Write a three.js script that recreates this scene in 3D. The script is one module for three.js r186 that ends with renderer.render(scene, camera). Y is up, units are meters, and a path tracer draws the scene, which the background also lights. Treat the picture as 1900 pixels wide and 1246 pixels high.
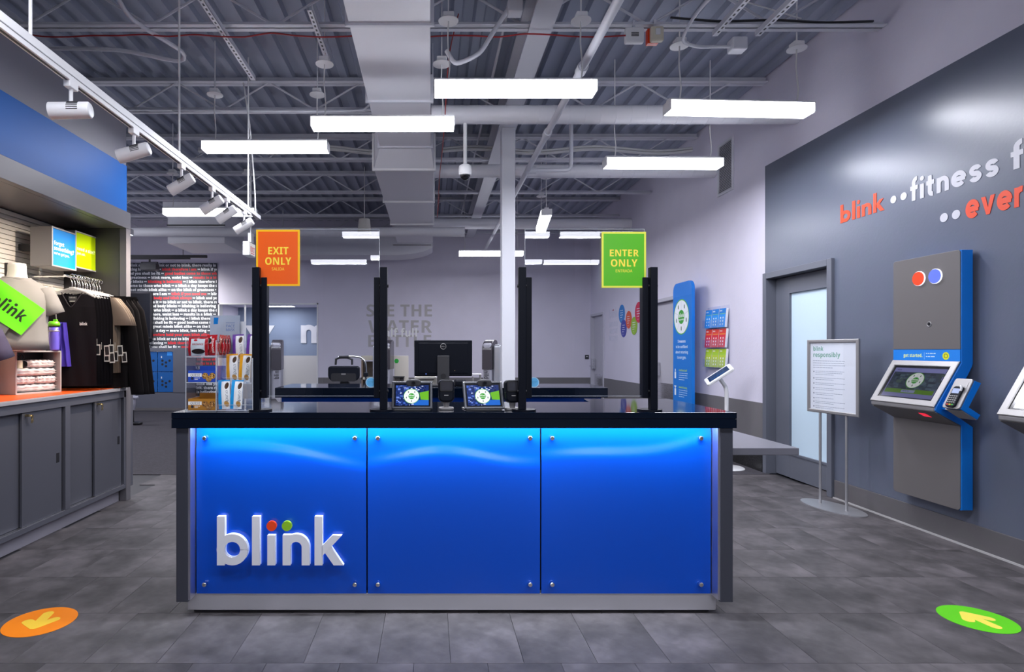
import * as THREE from 'three';
import { RoundedBoxGeometry } from 'three/addons/geometries/RoundedBoxGeometry.js';
import { TextGeometry } from 'three/addons/geometries/TextGeometry.js';
import { FontLoader } from 'three/addons/loaders/FontLoader.js';
import { mergeGeometries } from 'three/addons/utils/BufferGeometryUtils.js';
import { RectAreaLightUniformsLib } from 'three/addons/lights/RectAreaLightUniformsLib.js';

// ---------------------------------------------------------------- camera, light, exposure
RectAreaLightUniformsLib.init();
const scene = new THREE.Scene();
scene.background = new THREE.Color(0x000000);
const EYE = 1.35, FOCAL = 1080;                       // eye height in metres, focal length in pixels of the 1900 x 1246 frame
const camera = new THREE.PerspectiveCamera(2 * Math.atan(623 / FOCAL) * 180 / Math.PI, 1900 / 1246, 0.05, 60);
camera.position.set(0, EYE, 0);
camera.lookAt(0, EYE, -5);
camera.setViewOffset(1900, 1246, 150, -27, 1900, 1246);   // shift lens: the vanishing point sits left of the centre
const renderer = new THREE.WebGLRenderer({ antialias: true });
renderer.toneMapping = THREE.LinearToneMapping;
renderer.toneMappingExposure = 1.0;
renderer.shadowMap.enabled = true;
const LAMP = { color: new THREE.Color(0.90, 0.915, 1.0), nits: 66, glow: 12 };          // pendant strip lights
const SPOT = { color: new THREE.Color(1.0, 0.83, 0.66), power: 9 };                    // track spots on the merchandise
const LED = { color: new THREE.Color(0.80, 0.88, 1.0), nits: 330 };                      // strip under the counter lip

// ---------------------------------------------------------------- helpers
const V3 = (x, y, z) => new THREE.Vector3(x, y, z);
let seed = 7;
const rnd = () => { seed = (seed * 1664525 + 1013904223) >>> 0; return seed / 4294967296; };
const rr = (a, b) => a + (b - a) * rnd();
const used = {};
function numbered(name) { const n = used[name] = (used[name] ?? -1) + 1; return n ? name + '_' + String(n).padStart(3, '0') : name; }
const C = (r, g, b) => new THREE.Color().setRGB(r, g, b);
const hex = (h) => new THREE.Color(h);
function tag(o, label, category, group) { o.userData.label = label; o.userData.category = category; if (group) o.userData.group = group; return o; }
function thing(name, label, category, [x, y, z] = [0, 0, 0], turn = 0, group) {
  const o = new THREE.Group(); o.name = numbered(name); scene.add(o);
  o.position.set(x, y, z); o.rotation.y = turn;
  return tag(o, label, category, group);
}
function boxUV(g) {                                   // texture coordinates in metres, projected along each face's own axis
  const p = g.attributes.position, uv = new Float32Array(p.count * 2), a = V3(), b = V3(), c = V3();
  for (let i = 0; i < p.count; i += 3) {
    a.fromBufferAttribute(p, i); b.fromBufferAttribute(p, i + 1); c.fromBufferAttribute(p, i + 2);
    const n = b.clone().sub(a).cross(c.clone().sub(a)), ax = Math.abs(n.x), ay = Math.abs(n.y), az = Math.abs(n.z);
    for (let k = 0; k < 3; k++) {
      const q = [a, b, c][k];
      const [u, v] = ax >= ay && ax >= az ? [q.z, q.y] : ay >= az ? [q.x, q.z] : [q.x, q.y];
      uv[(i + k) * 2] = u; uv[(i + k) * 2 + 1] = v;
    }
  }
  g.setAttribute('uv', new THREE.BufferAttribute(uv, 2));
  return g;
}
function clean(g) {
  const keep = g.userData.keepUV;
  let q = g.index ? g.toNonIndexed() : g;
  for (const n of Object.keys(q.attributes)) if (!['position', 'normal', 'uv'].includes(n)) q.deleteAttribute(n);
  if (!q.attributes.normal) q.computeVertexNormals();
  if (!keep) boxUV(q);
  q.morphAttributes = {};
  return q;
}
const join = (list) => { const l = [].concat(list).map(clean); return l.length === 1 ? l[0] : mergeGeometries(l); };
function mesh(name, geos, mat, parent = scene, label) {
  const m = new THREE.Mesh(join(geos), mat);
  m.name = parent === scene ? numbered(name) : name;
  m.castShadow = m.receiveShadow = true;
  if (label) m.userData.label = label;
  parent.add(m);
  return m;
}
function struct(name, geos, mat) { const m = mesh(name, geos, mat); m.userData.kind = 'structure'; return m; }
function structGroup(name) { const o = new THREE.Group(); o.name = numbered(name); o.userData.kind = 'structure'; scene.add(o); return o; }
// box from its extents; r rounds the edges
function bx(x0, x1, y0, y1, z0, z1, r = 0, s = 2) {
  const w = x1 - x0, h = y1 - y0, d = z1 - z0;
  const g = r ? new RoundedBoxGeometry(w, h, d, s, Math.min(r, w / 2.01, h / 2.01, d / 2.01)) : new THREE.BoxGeometry(w, h, d);
  return g.translate((x0 + x1) / 2, (y0 + y1) / 2, (z0 + z1) / 2);
}
const bd = (x0, x1, y0, y1, d0, d1, r, s) => bx(x0, x1, y0, y1, -d1, -d0, r, s);      // the same with depths in front of the eye
const box = (w, h, d, x = 0, y = 0, z = 0, r = 0, s = 2) => bx(x - w / 2, x + w / 2, y - h / 2, y + h / 2, z - d / 2, z + d / 2, r, s);
const cyl = (r0, r1, h, x = 0, y = 0, z = 0, n = 20) => new THREE.CylinderGeometry(r1, r0, h, n).translate(x, y, z);
function rod(a, b, r, n = 8, r2 = r) {
  const d = b.clone().sub(a), g = new THREE.CylinderGeometry(r2, r, d.length(), n);
  g.applyQuaternion(new THREE.Quaternion().setFromUnitVectors(V3(0, 1, 0), d.clone().normalize()));
  return g.translate((a.x + b.x) / 2, (a.y + b.y) / 2, (a.z + b.z) / 2);
}
const bar = (a, b, w, h) => {                         // square bar between two points
  const d = b.clone().sub(a), g = new THREE.BoxGeometry(w, h, d.length());
  g.applyQuaternion(new THREE.Quaternion().setFromUnitVectors(V3(0, 0, 1), d.clone().normalize()));
  return g.translate((a.x + b.x) / 2, (a.y + b.y) / 2, (a.z + b.z) / 2);
};
const tube = (pts, r, n = 8, seg) => new THREE.TubeGeometry(new THREE.CatmullRomCurve3(pts.map((p) => (p.isVector3 ? p : V3(...p))), false, 'catmullrom', 0.35), seg ?? pts.length * 6, r, n);
const lathe = (pts, n = 28) => new THREE.LatheGeometry(pts.map(([r, y]) => new THREE.Vector2(r, y)), n);
function poly(pts, depth, bevel = 0) {                // outline in x,y pushed out along +z
  const s = new THREE.Shape(); pts.forEach(([x, y], i) => (i ? s.lineTo(x, y) : s.moveTo(x, y)));
  return new THREE.ExtrudeGeometry(s, { depth: depth - 2 * bevel, bevelEnabled: bevel > 0, bevelSize: bevel, bevelThickness: bevel, bevelOffset: -bevel, bevelSegments: 2, curveSegments: 16 }).translate(0, 0, bevel);
}
function roundRect(w, h, r, depth, bevel = 0, [tl, tr, br, bl] = [1, 1, 1, 1]) {
  const s = new THREE.Shape(), x = w / 2, y = h / 2, q = (k) => Math.max(1e-4, r * k);
  s.moveTo(-x + q(bl), -y); s.lineTo(x - q(br), -y); s.absarc(x - q(br), -y + q(br), q(br), -Math.PI / 2, 0);
  s.lineTo(x, y - q(tr)); s.absarc(x - q(tr), y - q(tr), q(tr), 0, Math.PI / 2);
  s.lineTo(-x + q(tl), y); s.absarc(-x + q(tl), y - q(tl), q(tl), Math.PI / 2, Math.PI);
  s.lineTo(-x, -y + q(bl)); s.absarc(-x + q(bl), -y + q(bl), q(bl), Math.PI, Math.PI * 1.5);
  return new THREE.ExtrudeGeometry(s, { depth: depth - 2 * bevel, bevelEnabled: bevel > 0, bevelSize: bevel, bevelThickness: bevel, bevelOffset: -bevel, bevelSegments: 2, curveSegments: 8 }).translate(0, 0, bevel);
}
function frameGeo(w, h, b, depth, bevel = 0) {        // picture frame, outer size w x h, border b
  const s = new THREE.Shape([new THREE.Vector2(-w / 2, -h / 2), new THREE.Vector2(w / 2, -h / 2), new THREE.Vector2(w / 2, h / 2), new THREE.Vector2(-w / 2, h / 2)]);
  const x = w / 2 - b, y = h / 2 - b;
  s.holes.push(new THREE.Path([new THREE.Vector2(-x, -y), new THREE.Vector2(-x, y), new THREE.Vector2(x, y), new THREE.Vector2(x, -y)]));
  return new THREE.ExtrudeGeometry(s, { depth: depth - 2 * bevel, bevelEnabled: bevel > 0, bevelSize: bevel, bevelThickness: bevel, bevelOffset: -bevel, bevelSegments: 1 }).translate(0, 0, bevel);
}
function sheet(w, h, x = 0, y = 0, z = 0) { const g = new THREE.PlaneGeometry(w, h).translate(x, y, z); g.userData.keepUV = true; return g; }   // carries a print, uv 0..1
const disc = (r, x, y, z, n = 40) => { const g = new THREE.CircleGeometry(r, n).translate(x, y, z); g.userData.keepUV = true; return g; };
function rot(g, rx = 0, ry = 0, rz = 0) { const k = g.userData.keepUV; g.rotateX(rx).rotateY(ry).rotateZ(rz); g.userData.keepUV = k; return g; }
function mov(g, x, y, z) { g.translate(x, y, z); return g; }

// ---------------------------------------------------------------- textures
const hash = (x, y, s) => { let h = Math.imul(x | 0, 374761393) ^ Math.imul(y | 0, 668265263) ^ Math.imul(s | 0, 1442695041); h = Math.imul(h ^ (h >>> 13), 1274126177); return ((h ^ (h >>> 16)) >>> 0) / 4294967296; };
function vnoise(x, y, per, s) {
  const x0 = Math.floor(x), y0 = Math.floor(y), f = x - x0, g = y - y0, u = f * f * (3 - 2 * f), v = g * g * (3 - 2 * g), m = (k) => ((k % per) + per) % per;
  const a = hash(m(x0), m(y0), s), b = hash(m(x0 + 1), m(y0), s), c = hash(m(x0), m(y0 + 1), s), d = hash(m(x0 + 1), m(y0 + 1), s);
  return a + (b - a) * u + (c - a) * v + (a - b - c + d) * u * v;
}
function fbm(x, y, per, s, oct = 5) { let t = 0, a = 0.5; for (let i = 0; i < oct; i++) { t += a * vnoise(x, y, per, s + i * 17); x *= 2; y *= 2; per *= 2; a *= 0.5; } return t; }
function dataTex(n, fn, size, color) {                // n x n tile that covers size metres
  const d = new Uint8Array(n * n * 4);
  for (let y = 0; y < n; y++) for (let x = 0; x < n; x++) { const c = fn(x / n, y / n), i = (y * n + x) * 4; const q = Array.isArray(c) ? c : [c, c, c]; for (let k = 0; k < 3; k++) d[i + k] = Math.max(0, Math.min(255, Math.round(q[k] * 255))); d[i + 3] = 255; }
  const t = new THREE.DataTexture(d, n, n); t.wrapS = t.wrapT = THREE.RepeatWrapping; t.magFilter = THREE.LinearFilter; t.repeat.set(1 / size, 1 / size);
  if (color) t.colorSpace = THREE.SRGBColorSpace;
  t.needsUpdate = true;
  return t;
}
function canvasTex(w, h, draw) {
  const c = document.createElement('canvas'); c.width = w; c.height = h;
  const g = c.getContext('2d'); draw(g, w, h);
  const t = new THREE.CanvasTexture(c); t.colorSpace = THREE.SRGBColorSpace; t.anisotropy = 8; return t;
}
const print = (w, h, draw, o = {}) => new THREE.MeshPhysicalMaterial({ map: canvasTex(w, h, draw), roughness: 0.55, ...o });
const glowPrint = (w, h, draw, k, o = {}) => { const t = canvasTex(w, h, draw); return new THREE.MeshPhysicalMaterial({ color: 0x050505, emissiveMap: t, emissive: 0xffffff, emissiveIntensity: k, roughness: 0.12, ...o }); };
function words(g, text, x, y, px, fill, { align = 'left', font = 'sans-serif', weight = 'bold', width } = {}) {
  g.font = `${weight} ${px}px ${font}`; g.fillStyle = fill; g.textAlign = align; g.textBaseline = 'alphabetic';
  if (width) { const m = g.measureText(text).width; g.save(); g.translate(x, y); g.scale(width / m, 1); g.fillText(text, 0, 0); g.restore(); } else g.fillText(text, x, y);
}
function scribble(g, x, y, w, px, fill, rows, gap, s = 1) {      // small print too fine to read: word-like dashes
  g.fillStyle = fill;
  for (let r = 0; r < rows; r++) { let q = x; const end = x + w * (r === rows - 1 ? 0.62 : 0.9 + 0.1 * hash(r, 3, s)); let i = 0; while (q < end) { const l = Math.min(end - q, px * (1 + 3 * hash(r, i++, s))); g.fillRect(q, y + r * gap, l, px * 0.55); q += l + px * 0.5; } }
}
const std = (color, roughness, o = {}) => new THREE.MeshStandardMaterial({ color, roughness, ...o });
const phy = (color, roughness, o = {}) => new THREE.MeshPhysicalMaterial({ color, roughness, ...o });

const fineBump = dataTex(256, (x, y) => 0.5 + 0.5 * (fbm(x * 32, y * 32, 32, 5, 3) - 0.44) * 1.6, 0.45);
const speckBump = dataTex(256, (x, y) => hash(x * 256, y * 256, 3), 0.12);
const brushTex = dataTex(256, (x, y) => 0.75 + 0.25 * vnoise(x * 3, y * 128, 128, 9), 0.25);
const brushTexV = dataTex(256, (x, y) => 0.75 + 0.25 * vnoise(x * 128, y * 3, 128, 9), 0.25);
const clothBump = dataTex(128, (x, y) => 0.5 + 0.25 * Math.sin(x * 128 * Math.PI) + 0.25 * Math.sin(y * 128 * Math.PI), 0.10);
const tileTex = [0, 1, 2].map((k) => dataTex(512, (x, y) => {
  const a = fbm(x * 9 + 0.8 * fbm(x * 12, y * 12, 12, 40 + k, 3), y * 9 + 0.8 * fbm(x * 12, y * 12, 12, 60 + k, 3), 9, 11 + k, 6), b = fbm(x * 40, y * 40, 40, 31 + k, 4);
  const t = 0.305 + 0.27 * (a - 0.47) + 0.09 * (b - 0.47);
  return [t * 1.025, t * 0.975, t * 1.0];
}, 1.6, true));
const carpetTex = dataTex(512, (x, y) => { const t = 0.24 + 0.16 * (hash(x * 512, y * 512, 8) - 0.5) + 0.08 * (fbm(x * 40, y * 40, 40, 4, 3) - 0.45); return [t, t * 0.95, t * 1.05]; }, 0.9, true);
const graniteTex = dataTex(256, (x, y) => { const h = hash(x * 256 / 2, y * 256 / 2, 6); const t = h > 0.93 ? 0.42 : h > 0.8 ? 0.2 : 0.08; return [t, t, t * 1.05]; }, 0.35, true);
const paintTex = (r, g, b, s) => dataTex(256, (x, y) => { const t = 1 + 0.05 * (fbm(x * 6, y * 6, 6, s, 4) - 0.45); return [r * t, g * t, b * t]; }, 2.2, true);

// ---------------------------------------------------------------- materials
const M = {
  wallWhite: std(0xffffff, 0.62, { map: paintTex(0.855, 0.84, 0.90, 51), bumpMap: fineBump, bumpScale: 0.0012 }),
  wallGray: phy(0xffffff, 0.3, { map: paintTex(0.385, 0.41, 0.475, 52), bumpMap: fineBump, bumpScale: 0.0004 }),
  wainscot: std(0xffffff, 0.55, { map: paintTex(0.44, 0.43, 0.44, 53), bumpMap: fineBump, bumpScale: 0.0006 }),
  baseTaupe: std(0xffffff, 0.5, { map: paintTex(0.38, 0.37, 0.38, 54) }),
  deck: std(C(0.33, 0.36, 0.45), 0.6),
  steelWhite: std(C(0.66, 0.67, 0.73), 0.5),
  ductWhite: std(C(0.78, 0.78, 0.83), 0.45, { bumpMap: brushTex, bumpScale: 0.0006 }),
  white: std(C(0.84, 0.84, 0.85), 0.4),
  whiteGloss: phy(C(0.82, 0.82, 0.83), 0.22),
  cord: std(C(0.7, 0.7, 0.7), 0.6),
  frameGray: std(C(0.115, 0.12, 0.15), 0.42),
  doorGray: std(C(0.13, 0.14, 0.175), 0.4),
  doorPale: std(C(0.52, 0.51, 0.58), 0.45),
  alu: phy(C(0.62, 0.62, 0.65), 0.34, { metalness: 1, roughnessMap: brushTex }),
  aluV: phy(C(0.66, 0.64, 0.70), 0.4, { metalness: 1, roughnessMap: brushTexV }),
  aluPlain: phy(C(0.5, 0.5, 0.52), 0.4, { metalness: 0.8 }),
  chrome: phy(C(0.8, 0.8, 0.8), 0.15, { metalness: 1 }),
  brass: phy(C(0.62, 0.5, 0.28), 0.3, { metalness: 1 }),
  silver: phy(C(0.36, 0.35, 0.35), 0.42, { metalness: 0.7 }),
  pillarGray: std(C(0.05, 0.053, 0.07), 0.4),
  blackTop: phy(C(0.0015, 0.005, 0.014), 0.06, { specularIntensity: 0.8 }),
  black: std(C(0.012, 0.012, 0.015), 0.45),
  blackGloss: phy(C(0.01, 0.01, 0.012), 0.12),
  postBlack: phy(C(0.003, 0.0045, 0.010), 0.42, { specularIntensity: 0.35 }),
  charcoal: std(C(0.035, 0.035, 0.04), 0.5),
  panelBlue: phy(C(0.0, 0.062, 0.47), 0.2),
  letterWhite: phy(C(0.78, 0.78, 0.82), 0.35),
  red: phy(C(0.78, 0.06, 0.01), 0.3), green: phy(C(0.26, 0.52, 0.02), 0.3),
  acrylic: phy(C(0.97, 0.98, 1.0), 0.0, { transmission: 1, thickness: 0, ior: 1.49, specularIntensity: 1 }),
  edgeGleam: phy(C(0.80, 0.84, 0.88), 0.2, { transmission: 0.35, thickness: 0, specularIntensity: 1 }),  // pale colour stands in for the bright gleam along clear sheet edges
  lens: phy(C(0.9, 0.9, 0.9), 0.5, { emissive: LAMP.color, emissiveIntensity: LAMP.glow }),
  cabinet: std(C(0.085, 0.088, 0.11), 0.45),
  cabinetDoor: std(C(0.07, 0.073, 0.092), 0.42),
  toeGray: std(C(0.30, 0.29, 0.34), 0.45),
  orange: std(C(0.80, 0.10, 0.012), 0.4),
  slat: std(C(0.72, 0.68, 0.62), 0.5),
  fascia: phy(C(0.0, 0.12, 0.47), 0.5, { specularIntensity: 0.6 }),
  niche: std(C(0.05, 0.047, 0.047), 0.4),
  kioskTaupe: std(C(0.135, 0.125, 0.125), 0.5),
  kioskBlue: std(C(0.0, 0.175, 0.64), 0.4),
  brandBlue: std(C(0.0, 0.19, 0.70), 0.4),
};
const font = { bold: await new FontLoader().loadAsync('fonts/droid/droid_sans_bold.typeface.json'), regular: await new FontLoader().loadAsync('fonts/droid/droid_sans_regular.typeface.json') };
function textGeo(text, w, h, depth = 0.002, f = 'bold') {       // fits a box w x h, lower left corner at the origin
  const g = new TextGeometry(text, { font: font[f], size: 1, depth: 1, curveSegments: 5 }); g.computeBoundingBox();
  const b = g.boundingBox; return g.translate(-b.min.x, -b.min.y, 0).scale(w / (b.max.x - b.min.x), h / (b.max.y - b.min.y), depth);
}
// round geometric lettering: strokes in units of the x-height
function stroke(pts, t, depth) {
  const L = [], R = [];
  pts.forEach(([x, y], i) => {
    const a = pts[Math.max(0, i - 1)], b = pts[Math.min(pts.length - 1, i + 1)], dx = b[0] - a[0], dy = b[1] - a[1], l = Math.hypot(dx, dy) || 1;
    L.push([x - dy / l * t / 2, y + dx / l * t / 2]); R.push([x + dy / l * t / 2, y - dx / l * t / 2]);
  });
  const p = [], q = (a, b, c, d) => p.push(...a, ...b, ...c, ...a, ...c, ...d);
  for (let i = 0; i + 1 < pts.length; i++) {
    const f = (v) => [...v, depth], k = (v) => [...v, 0];
    q(f(R[i]), f(R[i + 1]), f(L[i + 1]), f(L[i]));
    q(k(L[i]), k(L[i + 1]), k(R[i + 1]), k(R[i]));
    q(f(L[i]), f(L[i + 1]), k(L[i + 1]), k(L[i]));
    q(k(R[i]), k(R[i + 1]), f(R[i + 1]), f(R[i]));
    if (!i) q(k(R[i]), f(R[i]), f(L[i]), k(L[i]));
    if (i + 2 === pts.length) q(f(R[i + 1]), k(R[i + 1]), k(L[i + 1]), f(L[i + 1]));
  }
  const g = new THREE.BufferGeometry(); g.setAttribute('position', new THREE.BufferAttribute(new Float32Array(p), 3)); g.computeVertexNormals();
  return g;
}
const arc = (cx, cy, r, a0, a1, n = 22) => Array.from({ length: n + 1 }, (_, i) => { const a = (a0 + (a1 - a0) * i / n) * Math.PI / 180; return [cx + r * Math.cos(a), cy + r * Math.sin(a)]; });
function letter(ch, t, depth) {
  const h = t / 2, S = (...l) => l.map((p, i) => stroke(p, t, depth * (1 - 0.012 * i)).translate(0, 0, i * depth * 0.005));
  switch (ch) {
    case 'b': return { w: 0.99, g: S([[h, 0], [h, 1.56]], arc(0.49, 0.5, 0.5 - h, 0, 360, 40)) };
    case 'o': return { w: 0.98, g: S(arc(0.49, 0.5, 0.49 - h, 0, 360, 40)) };
    case 'l': return { w: t, g: S([[h, 0], [h, 1.56]]) };
    case 'i': return { w: t, g: S([[h, 0], [h, 0.96]]) };
    case 'n': return { w: 0.86, g: S([[h, 0], [h, 0.97]], [...arc(0.43, 0.57, 0.43 - h, 180, 0), [0.86 - h, 0]]) };
    case 'm': return { w: 1.36, g: S([[h, 0], [h, 0.97]], [...arc(0.40, 0.6, 0.40 - h, 180, 0), [0.80 - h, 0]], [...arc(0.96, 0.6, 0.40 - h, 180, 0), [1.36 - h, 0]]) };
    case 'k': return { w: 0.92, g: [...S([[h, 0], [h, 1.56]]), poly([[0.24, 0.29], [0.56, 0.62], [0.87, 0.95], [0.56, 0.95], [0.24, 0.62]], depth), poly([[0.33, 0.40], [0.61, 0], [0.93, 0], [0.52, 0.60]], depth * 0.985)] };
    case 'f': return { w: 0.64, g: S([[0.3, 0], [0.3, 1.2], ...arc(0.55, 1.2, 0.25, 180, 85, 10)], [[0.02, 0.86], [0.62, 0.86]]) };
    case 't': return { w: 0.62, g: S([[0.28, 1.32], [0.28, 0.3], ...arc(0.48, 0.3, 0.20, 180, 280, 10)], [[0.02, 0.86], [0.6, 0.86]]) };
    case 'e': return { w: 0.98, g: S(arc(0.49, 0.5, 0.5 - h, 0, 318, 36), [[h, 0.5], [0.98 - h * 0.4, 0.5]].map(([x, y]) => [x, y - 0.01])) };
    case 's': return { w: 0.84, g: S([...arc(0.44, 0.685, 0.185, 15, 255, 22).map(([x, y]) => [0.42 + (x - 0.44) * 1.3, y]), ...arc(0.42, 0.305, 0.185, 75, -165, 22).map(([x, y]) => [0.42 + (x - 0.42) * 1.3, y])]) };
    case 'v': return { w: 0.95, g: [poly([[0, 0.96], [0.36, 0], [0.59, 0], [0.30, 0.96]], depth), poly([[0.36, 0], [0.59, 0], [0.95, 0.96], [0.66, 0.96]], depth * 0.985)] };
    case 'r': return { w: 0.60, g: S([[h, 0], [h, 0.97]], arc(0.45, 0.55, 0.45 - h, 180, 78, 12)) };
  }
}

// ================================================================ THE ROOM
const WX = 3.7, BACK = 13.5, CEIL = 4.36;              // right wall, depth of the back wall, underside of the roof deck
// ---- floor: vinyl tiles in running bond, carpet beyond
{
  const floor = structGroup('floor');
  mesh('screed', bx(-7.8, 3.9, -0.2, -0.006, -13.7, 9.2), M.charcoal, floor);
  const W = 0.318, L = 0.478, D0 = 6.34, mats = [];
  for (let k = 0; k < 3; k++) for (const tone of [0.988, 1, 1.012]) mats.push(phy(C(tone, tone, tone * 1.005), 0.58, { map: tileTex[k], bumpMap: fineBump, bumpScale: 0.0004 }));
  const shapes = Array.from({ length: 10 }, () => {
    const g = clean(bx(0.0007, W - 0.0007, -0.006, 0, 0.0007, L - 0.0007, 0.0012, 1)), du = rr(0, 5), dv = rr(0, 5), uv = g.attributes.uv;
    for (let i = 0; i < uv.count; i++) uv.setXY(i, uv.getX(i) + du, uv.getY(i) + dv);
    return g;
  });
  for (let r = 0; r < 11; r++) for (let c = -10; c < 13; c++) {
    const off = r % 2 ? W / 2 : 0, x = c * W + off - 0.075, d1 = D0 - r * L;
    if (x < -3.0 || x > 3.66) continue;
    const m = new THREE.Mesh(shapes[Math.floor(rnd() * 10)], mats[Math.floor(rnd() * 9)]);
    m.name = 'tile'; m.position.set(x, 0, -d1); m.castShadow = m.receiveShadow = true; floor.add(m);
  }
  mesh('tile', bx(-3.3, 3.7, -0.006, 0, -1.08, 9), mats[4], floor).userData.kind = 'stuff';
  const carpet = struct('floor_2', bx(-7.7, 3.7, -0.006, 0.003, -BACK - 1.3, -6.34), std(0xffffff, 0.95, { map: carpetTex, bumpMap: carpetTex, bumpScale: 0.004 }));
  struct('trim_1', bx(3.676, 3.69, 0, 0.012, -5.33, 9), std(C(0.45, 0.44, 0.44), 0.5));       // pale gray strip along the foot of the skirting
}
// ---- right wall
{
  const w = structGroup('wall_right'), dF = 6.45, dN = 5.34, oF = 6.385, oN = 5.405, oT = 2.135;      // door frame and opening
  mesh('gray_field', [bx(WX, WX + 0.25, 0, 3.39, -oN + 0.03, 9.1), bx(WX, WX + 0.25, oT + 0.03, 3.39, -dF, -oN + 0.03), bx(WX, WX + 0.25, 0, oT + 0.03, -dF, -oF - 0.03)], M.wallGray, w);
  mesh('white_field', [bx(WX, WX + 0.25, 3.39, 4.6, -dF, 9.1), bx(WX, WX + 0.25, 0.765, 4.6, -8.74, -dF), bx(WX, WX + 0.25, 2.18, 4.6, -9.70, -8.74), bx(WX, WX + 0.25, 0.765, 4.6, -12.42, -9.70), bx(WX, WX + 0.25, 2.18, 4.6, -13.42, -12.42), bx(WX, WX + 0.25, 0, 4.6, -13.8, -13.42)], M.wallWhite, w);
  mesh('wainscot', [bx(WX - 0.012, WX + 0.25, 0, 0.765, -8.74, -dF), bx(WX - 0.012, WX + 0.25, 0, 0.765, -12.42, -9.70)], M.wainscot, w);
  struct('baseboard_right', bx(WX - 0.012, WX, 0, 0.168, -5.33, 9, 0.004, 1), M.baseTaupe);
  struct('baseboard_right', bx(WX - 0.03, WX - 0.012, 0, 0.2, -8.74, -6.46), std(0xffffff, 0.3, { map: graniteTex }));
  // gray door with a frosted pane
  const d1 = structGroup('door_1');
  mesh('door_frame', [bx(WX - 0.03, WX + 0.17, 0, 2.2, -dF, -oF, 0.004, 1), bx(WX - 0.03, WX + 0.17, 0, 2.2, -oN, -dN, 0.004, 1), bx(WX - 0.03, WX + 0.17, oT, 2.2, -oF, -oN, 0.004, 1)], M.doorGray, d1);
  const lx0 = WX + 0.08, lx1 = WX + 0.125, gF = 6.13, gN = 5.55, gB = 0.275, gT = 1.955;
  mesh('door_leaf', [bx(lx0, lx1, 0.012, oT - 0.006, -oF + 0.004, -gF, 0.003, 1), bx(lx0, lx1, 0.012, oT - 0.006, -gN, -oN - 0.004, 0.003, 1), bx(lx0, lx1, 0.012, gB, -gF, -gN), bx(lx0, lx1, gT, oT - 0.006, -gF, -gN)], M.doorGray, d1);
  mesh('glazing_bead', [bx(lx0 - 0.008, lx0, gB - 0.02, gB, -gF - 0.02, -gN + 0.02), bx(lx0 - 0.008, lx0, gT, gT + 0.02, -gF - 0.02, -gN + 0.02), bx(lx0 - 0.008, lx0, gB, gT, -gF - 0.02, -gF), bx(lx0 - 0.008, lx0, gB, gT, -gN, -gN + 0.02)], M.doorGray, d1);
  mesh('frosted_pane', bx(lx0 + 0.016, lx0 + 0.024, gB, gT, -gF, -gN), phy(C(0.62, 0.78, 0.90), 0.45, { bumpMap: fineBump, bumpScale: 0.0005 }), d1);
  // two pale doors further back
  for (const [n, f, e] of [['door_2', 9.70, 8.74], ['door_3', 13.42, 12.42]]) {
    const d = structGroup(n), p = 0.055;
    mesh('door_frame', [bx(WX - 0.03, WX + 0.15, 0, 2.18, -f, -f + p, 0.004, 1), bx(WX - 0.03, WX + 0.15, 0, 2.18, -e - p, -e, 0.004, 1), bx(WX - 0.03, WX + 0.15, 2.125, 2.18, -f + p, -e - p, 0.004, 1)], M.doorPale, d);
    mesh('door_leaf', bx(WX + 0.05, WX + 0.095, 0.01, 2.12, -f + p + 0.004, -e - p - 0.004, 0.003, 1), M.doorPale, d);
    const h = mesh('door_handle', [bx(WX - 0.03, WX + 0.05, 0.93, 1.16, -f + p + 0.06, -f + p + 0.13, 0.015), rod(V3(WX - 0.03, 1.0, -f + p + 0.095), V3(WX - 0.085, 1.0, -f + p + 0.095), 0.012), rod(V3(WX - 0.08, 1.0, -f + p + 0.085), V3(WX - 0.08, 1.0, -f + p + 0.22), 0.011)], M.alu, d);
    mesh('kick_plate', bx(WX + 0.046, WX + 0.05, 0.03, 0.83, -f + p + 0.03, -e - p - 0.03), M.alu, d);
  }
  struct('wall_right', bx(WX + 0.25, WX + 0.3, 0, 4.6, -13.8, 9.1), M.wallGray);                // back of the wall behind the door leaves
}
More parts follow.
